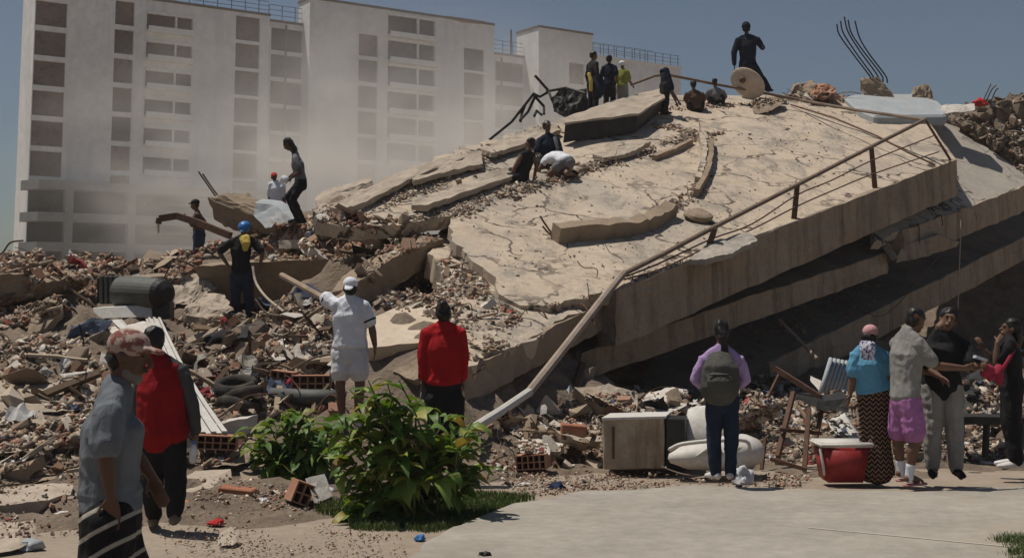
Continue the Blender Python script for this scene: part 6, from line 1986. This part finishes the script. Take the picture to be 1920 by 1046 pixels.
def sample(poly):
    xs = [p[0] for p in poly]; ys = [p[1] for p in poly]
    while True:
        x, y = rr.uniform(min(xs), max(xs)), rr.uniform(min(ys), max(ys))
        if in_poly(x, y, poly): return x, y


def along(line, w):
    L = [math.dist(a, b) for a, b in zip(line[:-1], line[1:])]
    t = rr.uniform(0, sum(L))
    for (a, b), l in zip(zip(line[:-1], line[1:]), L):
        if t <= l:
            u = t / l
            return a[0] + (b[0] - a[0]) * u + rr.gauss(0, w), a[1] + (b[1] - a[1]) * u + rr.gauss(0, w * .45)
        t -= l
    return line[-1]


# (where, polygon or line, spread, big pieces by kind, small pieces, size px of big, size px of small, mix for small)
mixA = dict(concrete_chunk=.48, brick_fragment=.17, plaster_shard=.17, timber_splinter=.13, scrap_sheet=.03, hollow_brick_fragment=.02)
mixR = dict(concrete_chunk=.36, brick_fragment=.36, plaster_shard=.12, timber_splinter=.12, scrap_sheet=.02, hollow_brick_fragment=.02)
mixS = dict(concrete_chunk=.62, plaster_shard=.28, brick_fragment=.06, timber_splinter=.04)
mixD = dict(concrete_chunk=.40, brick_fragment=.12, plaster_shard=.16, timber_splinter=.18, scrap_sheet=.14)
ZONES = [
    ('behind the two walking men', [(0, 640), (180, 620), (430, 640), (470, 700), (470, 800), (440, 880), (200, 900), (0, 890)], 0, dict(concrete_chunk=62, brick_fragment=56, plaster_shard=40, timber_splinter=30, scrap_sheet=8, hollow_brick_fragment=6), 5200, (22, 78), (5, 21), mixA),
    ('on the crest below the apartment block', [(0, 470), (110, 474), (240, 482), (345, 462), (420, 455), (370, 500), (330, 530), (180, 560), (80, 600), (0, 620)], 0, dict(concrete_chunk=26, brick_fragment=50, plaster_shard=20, timber_splinter=42, scrap_sheet=4, hollow_brick_fragment=8), 4200, (17, 58), (4.5, 18), mixR),
    ('in the heap above the tan beam', [(435, 440), (520, 424), (600, 405), (760, 410), (850, 425), (820, 450), (690, 520), (650, 488), (440, 490)], 0, dict(concrete_chunk=36, brick_fragment=58, plaster_shard=26, timber_splinter=34, scrap_sheet=3, hollow_brick_fragment=8), 4600, (16, 54), (4.5, 17), mixR),
    ('near the man in white T-shirt', [(320, 600), (430, 596), (540, 560), (625, 560), (640, 640), (640, 770), (560, 790), (450, 760), (420, 640)], 0, dict(concrete_chunk=48, brick_fragment=48, plaster_shard=44, timber_splinter=34, scrap_sheet=22, hollow_brick_fragment=5), 4600, (20, 68), (5, 20), mixA),
    ('in the hollow beside the tan plaster panel', [(690, 570), (760, 540), (830, 480), (880, 500), (930, 560), (980, 600), (960, 645), (890, 680), (820, 660), (825, 600)], 0, dict(concrete_chunk=30, brick_fragment=24, plaster_shard=24, timber_splinter=14), 3600, (12, 36), (4.5, 15), mixA),
    ('along the debris ridge across the roof slab', [(745, 432), (850, 400), (960, 358), (1040, 335), (1100, 318)], 14, dict(concrete_chunk=26, plaster_shard=22, brick_fragment=8, timber_splinter=20), 2600, (9, 24), (3, 10), mixS),
    ('in the far streak up the roof slab', [(610, 402), (720, 360), (850, 310), (960, 272), (1040, 240)], 13, dict(concrete_chunk=20, plaster_shard=22, timber_splinter=16), 2600, (8, 22), (3, 9), mixS),
    ('in the middle streak up the roof slab', [(640, 415), (760, 365), (860, 330), (930, 300)], 10, dict(concrete_chunk=16, plaster_shard=16, brick_fragment=4, timber_splinter=10), 1500, (8, 20), (3, 9), mixS),
    ('on the roof slab below the long tilted plate', [(1050, 340), (1110, 312), (1180, 300), (1250, 268), (1300, 255), (1330, 262)], 9, dict(concrete_chunk=18, plaster_shard=16, brick_fragment=5, timber_splinter=14), 1300, (8, 22), (3, 9), mixS),
    ('on the roof slab beside the tilted plate end', [(1225, 235), (1270, 240), (1310, 255), (1350, 250)], 6, dict(concrete_chunk=14, plaster_shard=10, brick_fragment=8), 700, (8, 20), (3, 9), mixR),
    ('around the cracked kerb', [(1310, 345), (1290, 375), (1240, 395), (1215, 415)], 9, dict(concrete_chunk=16, brick_fragment=10, plaster_shard=8, timber_splinter=6), 900, (8, 20), (3, 8), mixR),
    ('beside the broken beam', [(1040, 440), (1120, 432), (1200, 424), (1255, 398)], 5, dict(concrete_chunk=12, brick_fragment=8, plaster_shard=6), 600, (7, 16), (3, 8), mixR),
    ('on the slab lip by the fallen pipe', [(1010, 578), (1060, 572), (1110, 556), (1150, 540)], 7, dict(concrete_chunk=8, brick_fragment=10, plaster_shard=6), 500, (7, 16), (3, 8), mixR),
    ('loose on the open roof slab face', [(870, 430), (1030, 350), (1300, 290), (1480, 200), (1600, 210), (1640, 300), (1400, 430), (1180, 520), (980, 555)], 0, dict(concrete_chunk=14, plaster_shard=14), 900, (6, 13), (2, 6), mixS),
    ('on the slab edge by the posts', [(1190, 525), (1320, 480), (1345, 470)], 7, dict(concrete_chunk=8, plaster_shard=8, brick_fragment=4), 400, (7, 15), (3, 8), mixS),
    ('on the crest by the officer', [(1230, 208), (1330, 200), (1400, 196), (1480, 186), (1580, 186)], 6, dict(concrete_chunk=20, brick_fragment=10, plaster_shard=10), 900, (7, 18), (3, 8), mixR),
    ('between big shrub and cabinet', [(885, 815), (930, 780), (1010, 772), (1120, 740), (1190, 735), (1200, 780), (1130, 790), (1128, 876), (940, 885), (900, 860)], 0, dict(concrete_chunk=36, brick_fragment=24, plaster_shard=32, timber_splinter=22, hollow_brick_fragment=3), 2900, (18, 60), (4, 12), mixA),
    ('behind the white shells', [(1180, 720), (1300, 735), (1430, 700), (1500, 720), (1430, 800), (1400, 860), (1280, 780), (1200, 775)], 0, dict(concrete_chunk=20, brick_fragment=8, plaster_shard=22, timber_splinter=26, scrap_sheet=14), 2600, (14, 52), (5, 18), mixD),
    ('behind the cool box group', [(1400, 760), (1550, 740), (1700, 720), (1920, 720), (1920, 868), (1760, 866), (1530, 868), (1410, 872)], 0, dict(concrete_chunk=34, brick_fragment=14, plaster_shard=26, timber_splinter=34, scrap_sheet=22, hollow_brick_fragment=3), 5200, (13, 46), (5, 18), mixD),
    ('on the ground below the rubble', [(0, 900), (440, 890), (600, 930), (560, 975), (380, 985), (180, 1000), (0, 1010)], 0, dict(concrete_chunk=26, brick_fragment=26, plaster_shard=14), 3000, (9, 26), (3, 9), mixR),
    ('on the ground before the cabinet', [(900, 885), (1130, 882), (1300, 886), (1530, 890), (1500, 912), (1200, 915), (1010, 930), (930, 925)], 0, dict(concrete_chunk=14, brick_fragment=14, plaster_shard=12), 2200, (7, 18), (2.5, 8), mixR),
    ('scattered thinly over the path', [(860, 1010), (1010, 945), (1300, 925), (1920, 930), (1920, 1046), (850, 1046)], 0, dict(concrete_chunk=5, brick_fragment=5), 900, (5, 9), (1.6, 5), mixR),
    ('loose on the dirt beside the stone', [(300, 990), (600, 975), (780, 1010), (760, 1046), (300, 1046)], 0, dict(concrete_chunk=4, brick_fragment=4), 1200, (5, 10), (2, 6), mixR),
    ('strewn on the path beyond the group', [(1770, 936), (1850, 928), (1990, 930), (1990, 962), (1880, 958)], 0, dict(brick_fragment=14, plaster_shard=6), 900, (6, 13), (2.5, 7), mixR),
    ('on the dark heap above the slabs', [(1830, 215), (1880, 190), (1920, 186), (1920, 330), (1870, 280)], 0, dict(concrete_chunk=14, timber_splinter=26, scrap_sheet=8, plaster_shard=10), 1200, (9, 26), (3, 9), mixD),
    ('on the dirt bank past the bench', [(1920, 620), (2600, 560), (2600, 880), (1920, 868)], 0, {}, 4200, (12, 40), (5, 26), mixD),
    ('on the dirt bank behind the slab', [(-500, 480), (0, 470), (0, 980), (-500, 990)], 0, {}, 4200, (12, 40), (5, 24), mixA),
    ('on the ragged crest beside the rods', [(1478, 184), (1590, 187), (1600, 184), (1580, 192)], 5, dict(concrete_chunk=18, brick_fragment=12, plaster_shard=8, timber_splinter=6), 500, (12, 34), (4, 10), mixR),
    ('inside the gaps between the floor slabs', [(1100, 640), (1260, 640), (1420, 600), (1560, 560), (1700, 480), (1760, 430), (1700, 540), (1400, 690), (1200, 700)], 0, dict(concrete_chunk=6, timber_splinter=8, plaster_shard=3), 120, (9, 26), (3, 10), mixD),
]
cap = {k: 298 for k in VAR}
tot = {k: sum(z[3].get(k, 0) for z in ZONES) for k in VAR}
scale_ = {k: min(1, cap[k] / max(1, tot[k])) for k in VAR}
made = {k: 0 for k in VAR}
ARR = {}
for k, l in VAR.items():
    ARR[k] = []
    for me in l:
        v = np.empty(len(me.vertices) * 3); me.vertices.foreach_get('co', v)
        bm = bmesh.new(); bm.from_mesh(me); bmesh.ops.triangulate(bm, faces=bm.faces[:])
        ARR[k].append((v.reshape(-1, 3), np.array([[x.index for x in f.verts] for f in bm.faces])))
        bm.free()
PAL = {'concrete_chunk': TAN, 'brick_fragment': RED, 'plaster_shard': PALE + TAN[:3], 'timber_splinter': WOODC, 'scrap_sheet': RAGC, 'hollow_brick_fragment': RED, 'bent_rod': [(.09, .055, .04), (.03, .028, .026), (.28, .23, .18)]}


def pose(loc, n, kind, sz):
    """lay a piece on the surface, tumbled; returns a 4x4 matrix."""
    up = (n * .7 + Vector((0, 0, .5))).normalized()
    tilt = {'plaster_shard': .45, 'timber_splinter': .35, 'scrap_sheet': .5}.get(kind, .9)
    up = (up + Vector((rr.gauss(0, tilt), rr.gauss(0, tilt), rr.gauss(0, tilt * .5)))).normalized()
    q_ = up.to_track_quat('Z', 'Y')
    m = q_.to_matrix().to_4x4() @ Matrix.Rotation(rr.uniform(0, 6.283), 4, 'Z')
    return Matrix.Translation(loc + n * sz * (.32 if kind in ('plaster_shard', 'timber_splinter') else .2)) @ m @ Matrix.Diagonal((sz * rr.uniform(.8, 1.2), sz * rr.uniform(.8, 1.2), sz * rr.uniform(.8, 1.2), 1))


CM = {k: [palette(k + '_colour', [c], bmp=.5) for c in PAL[k]] for k in PAL}
SV, SF, SCOL, soff = [], [], [], 0


def clump(p, sc_=1.1):
    return noise.noise(Vector((p.x * sc_, p.y * sc_ * .7, 4.2))) + .5 * noise.noise(Vector((p.x * sc_ * 2.7, p.y * sc_ * 2, 1.2)))
for zi, (where, geo, spread, big, nsmall, bsz, ssz, mix) in enumerate(ZONES):
    if 'path' not in where and 'dirt' not in where: big['bent_rod'] = (14, 10, 8, 14, 6, 4, 3, 2, 4, 2, 3, 2, 1, 2, 2, 4, 8, 10, 12, 2, 2, 3, 0, 12)[min(zi, 23)] or 8
    pick = (lambda: along(geo, spread)) if spread else (lambda: sample(geo))
    for kind, cnt in big.items():
        cnt = int(round(cnt * scale_[kind]))
        for _ in range(cnt):
            if made[kind] >= 300: break
            px, py = pick()
            h = hit(px, py)
            if not h or h[0].y > 60: continue
            t = rr.random() ** 1.7
            sz = (bsz[0] + (bsz[1] - bsz[0]) * t) * .5 * h[0].y / FPX
            if kind == 'timber_splinter': sz *= 1.15
            if kind == 'bent_rod': sz = min(max(sz * 1.3, .15), .4)
            if kind == 'brick_fragment': sz = min(sz * .9, .15)
            if kind == 'hollow_brick_fragment': sz = min(max(sz, .09), .17)
            o = bpy.data.objects.new(kind, rr.choice(VAR[kind]))
            sc.collection.objects.link(o)
            mw = pose(h[0], h[1], kind, sz)
            o.matrix_world = mw
            ci = rr.randrange(len(PAL[kind]))
            o.material_slots[0].link = 'OBJECT'
            o.material_slots[0].material = CM[kind][ci]
            size = 'big' if t > .55 else 'medium' if t > .22 else 'small'
            lie = 'lying flat' if mw.col[2].xyz.normalized().z > .86 else 'tipped up' if mw.col[2].xyz.normalized().z > .5 else 'on edge'
            tag(o, f'{size} {HUE[kind][ci]} {LAB[kind]} {lie} {where}', CAT[kind], CAT[kind] + 's ' + where)
            made[kind] += 1
    ks, ws_ = list(mix), list(mix.values())
    for _ in range(nsmall):
        px, py = pick()
        h = hit(px, py)
        if not h or h[0].y > 60: continue
        c_ = clump(h[0], 1.1 if not spread else 1.9)
        if c_ < (-.02 if not spread else .05) and rr.random() < .86: continue
        kind = rr.choices(ks, ws_)[0]
        t = rr.random() ** (1.3 if c_ > .25 else 2.2)
        sz = (ssz[0] + (ssz[1] * 1.25 - ssz[0]) * t) * .5 * h[0].y / FPX
        v, f = rr.choice(ARR[kind])
        m = np.array(pose(h[0], h[1], kind, sz))
        SV.append(v @ m[:3, :3].T + m[:3, 3])
        SF.append(f + soff)
        c = rr.choice(PAL[kind])
        SCOL.append(np.tile([*c, 1.0], (len(v), 1)))
        soff += len(v)
SV = np.concatenate(SV); SF = np.concatenate(SF); SCOL = np.concatenate(SCOL)
me = bpy.data.meshes.new('rubble')
me.vertices.add(len(SV)); me.vertices.foreach_set('co', SV.ravel())
me.loops.add(len(SF) * 3); me.loops.foreach_set('vertex_index', SF.ravel())
me.polygons.add(len(SF)); me.polygons.foreach_set('loop_start', np.arange(0, len(SF) * 3, 3))
me.update(calc_edges=True)
at = me.attributes.new('Col', 'FLOAT_COLOR', 'POINT'); at.data.foreach_set('color', SCOL.ravel())
tag(obj('rubble', me, palette('small_rubble', TAN, 'Col')), kind='stuff')

# ------------------------------------------------------------------ dusty air
def volume(name, dens, col, aniso=.2, noise_scale=None, radial=False, lo=.46, hi=.64):
    m = bpy.data.materials.new(name); m.use_nodes = True
    nt = m.node_tree; nt.nodes.remove(nt.nodes['Principled BSDF'])
    v = nt.nodes.new('ShaderNodeVolumePrincipled')
    v.inputs['Color'].default_value = (*col, 1)
    v.inputs['Density'].default_value = dens
    v.inputs['Anisotropy'].default_value = aniso
    nt.links.new(v.outputs[0], nt.nodes['Material Output'].inputs['Volume'])
    if radial:
        tc = nt.nodes.new('ShaderNodeTexCoord')
        ln = nt.nodes.new('ShaderNodeVectorMath'); ln.operation = 'LENGTH'; nt.links.new(tc.outputs['Object'], ln.inputs[0])
        fall = ramp(nt, ln.outputs['Value'], [(.25, (1, 1, 1)), (.98, (0, 0, 0))])
        nn = ramp(nt, noise_n(nt, tc.outputs['Object'], noise_scale, 3, .6), [(lo, (.04, .04, .04)), (hi, (1, 1, 1))]) if noise_scale else (1.0, 1.0, 1.0)
        mm = nt.nodes.new('ShaderNodeMath'); mm.operation = 'MULTIPLY'
        nt.links.new(mixc(nt, 1.0, fall, nn, 'MULTIPLY'), mm.inputs[0]); mm.inputs[1].default_value = dens
        nt.links.new(mm.outputs[0], v.inputs['Density'])
    return m


bm = bmesh.new()
box(bm, (0, 100, 24), (240, 230, 50))
hz = tag(obj('haze', bm, volume('haze_air', .00045, (.92, .92, .93))), kind='stuff')
for (px, py, Y, sx, sy, sz, dn, ns, col) in ((720, 330, 100, 26, 20, 17, .010, None, (.88, .90, .91)), (520, 345, 72, 16, 14, 10, .075, 2.2, (.92, .88, .82)), (840, 300, 82, 18, 14, 11, .09, 2.0, (.92, .88, .82)), (330, 310, 88, 12, 10, 9, .03, 2.4, (.92, .90, .86))):
    bm = bmesh.new(); bmesh.ops.create_uvsphere(bm, u_segments=24, v_segments=16, radius=1)
    o = tag(obj('dust_cloud', bm, volume('dust', dn, col, .1, ns, True)), kind='stuff')
    o.location = W(px, py, Y); o.scale = (sx, sy, sz)
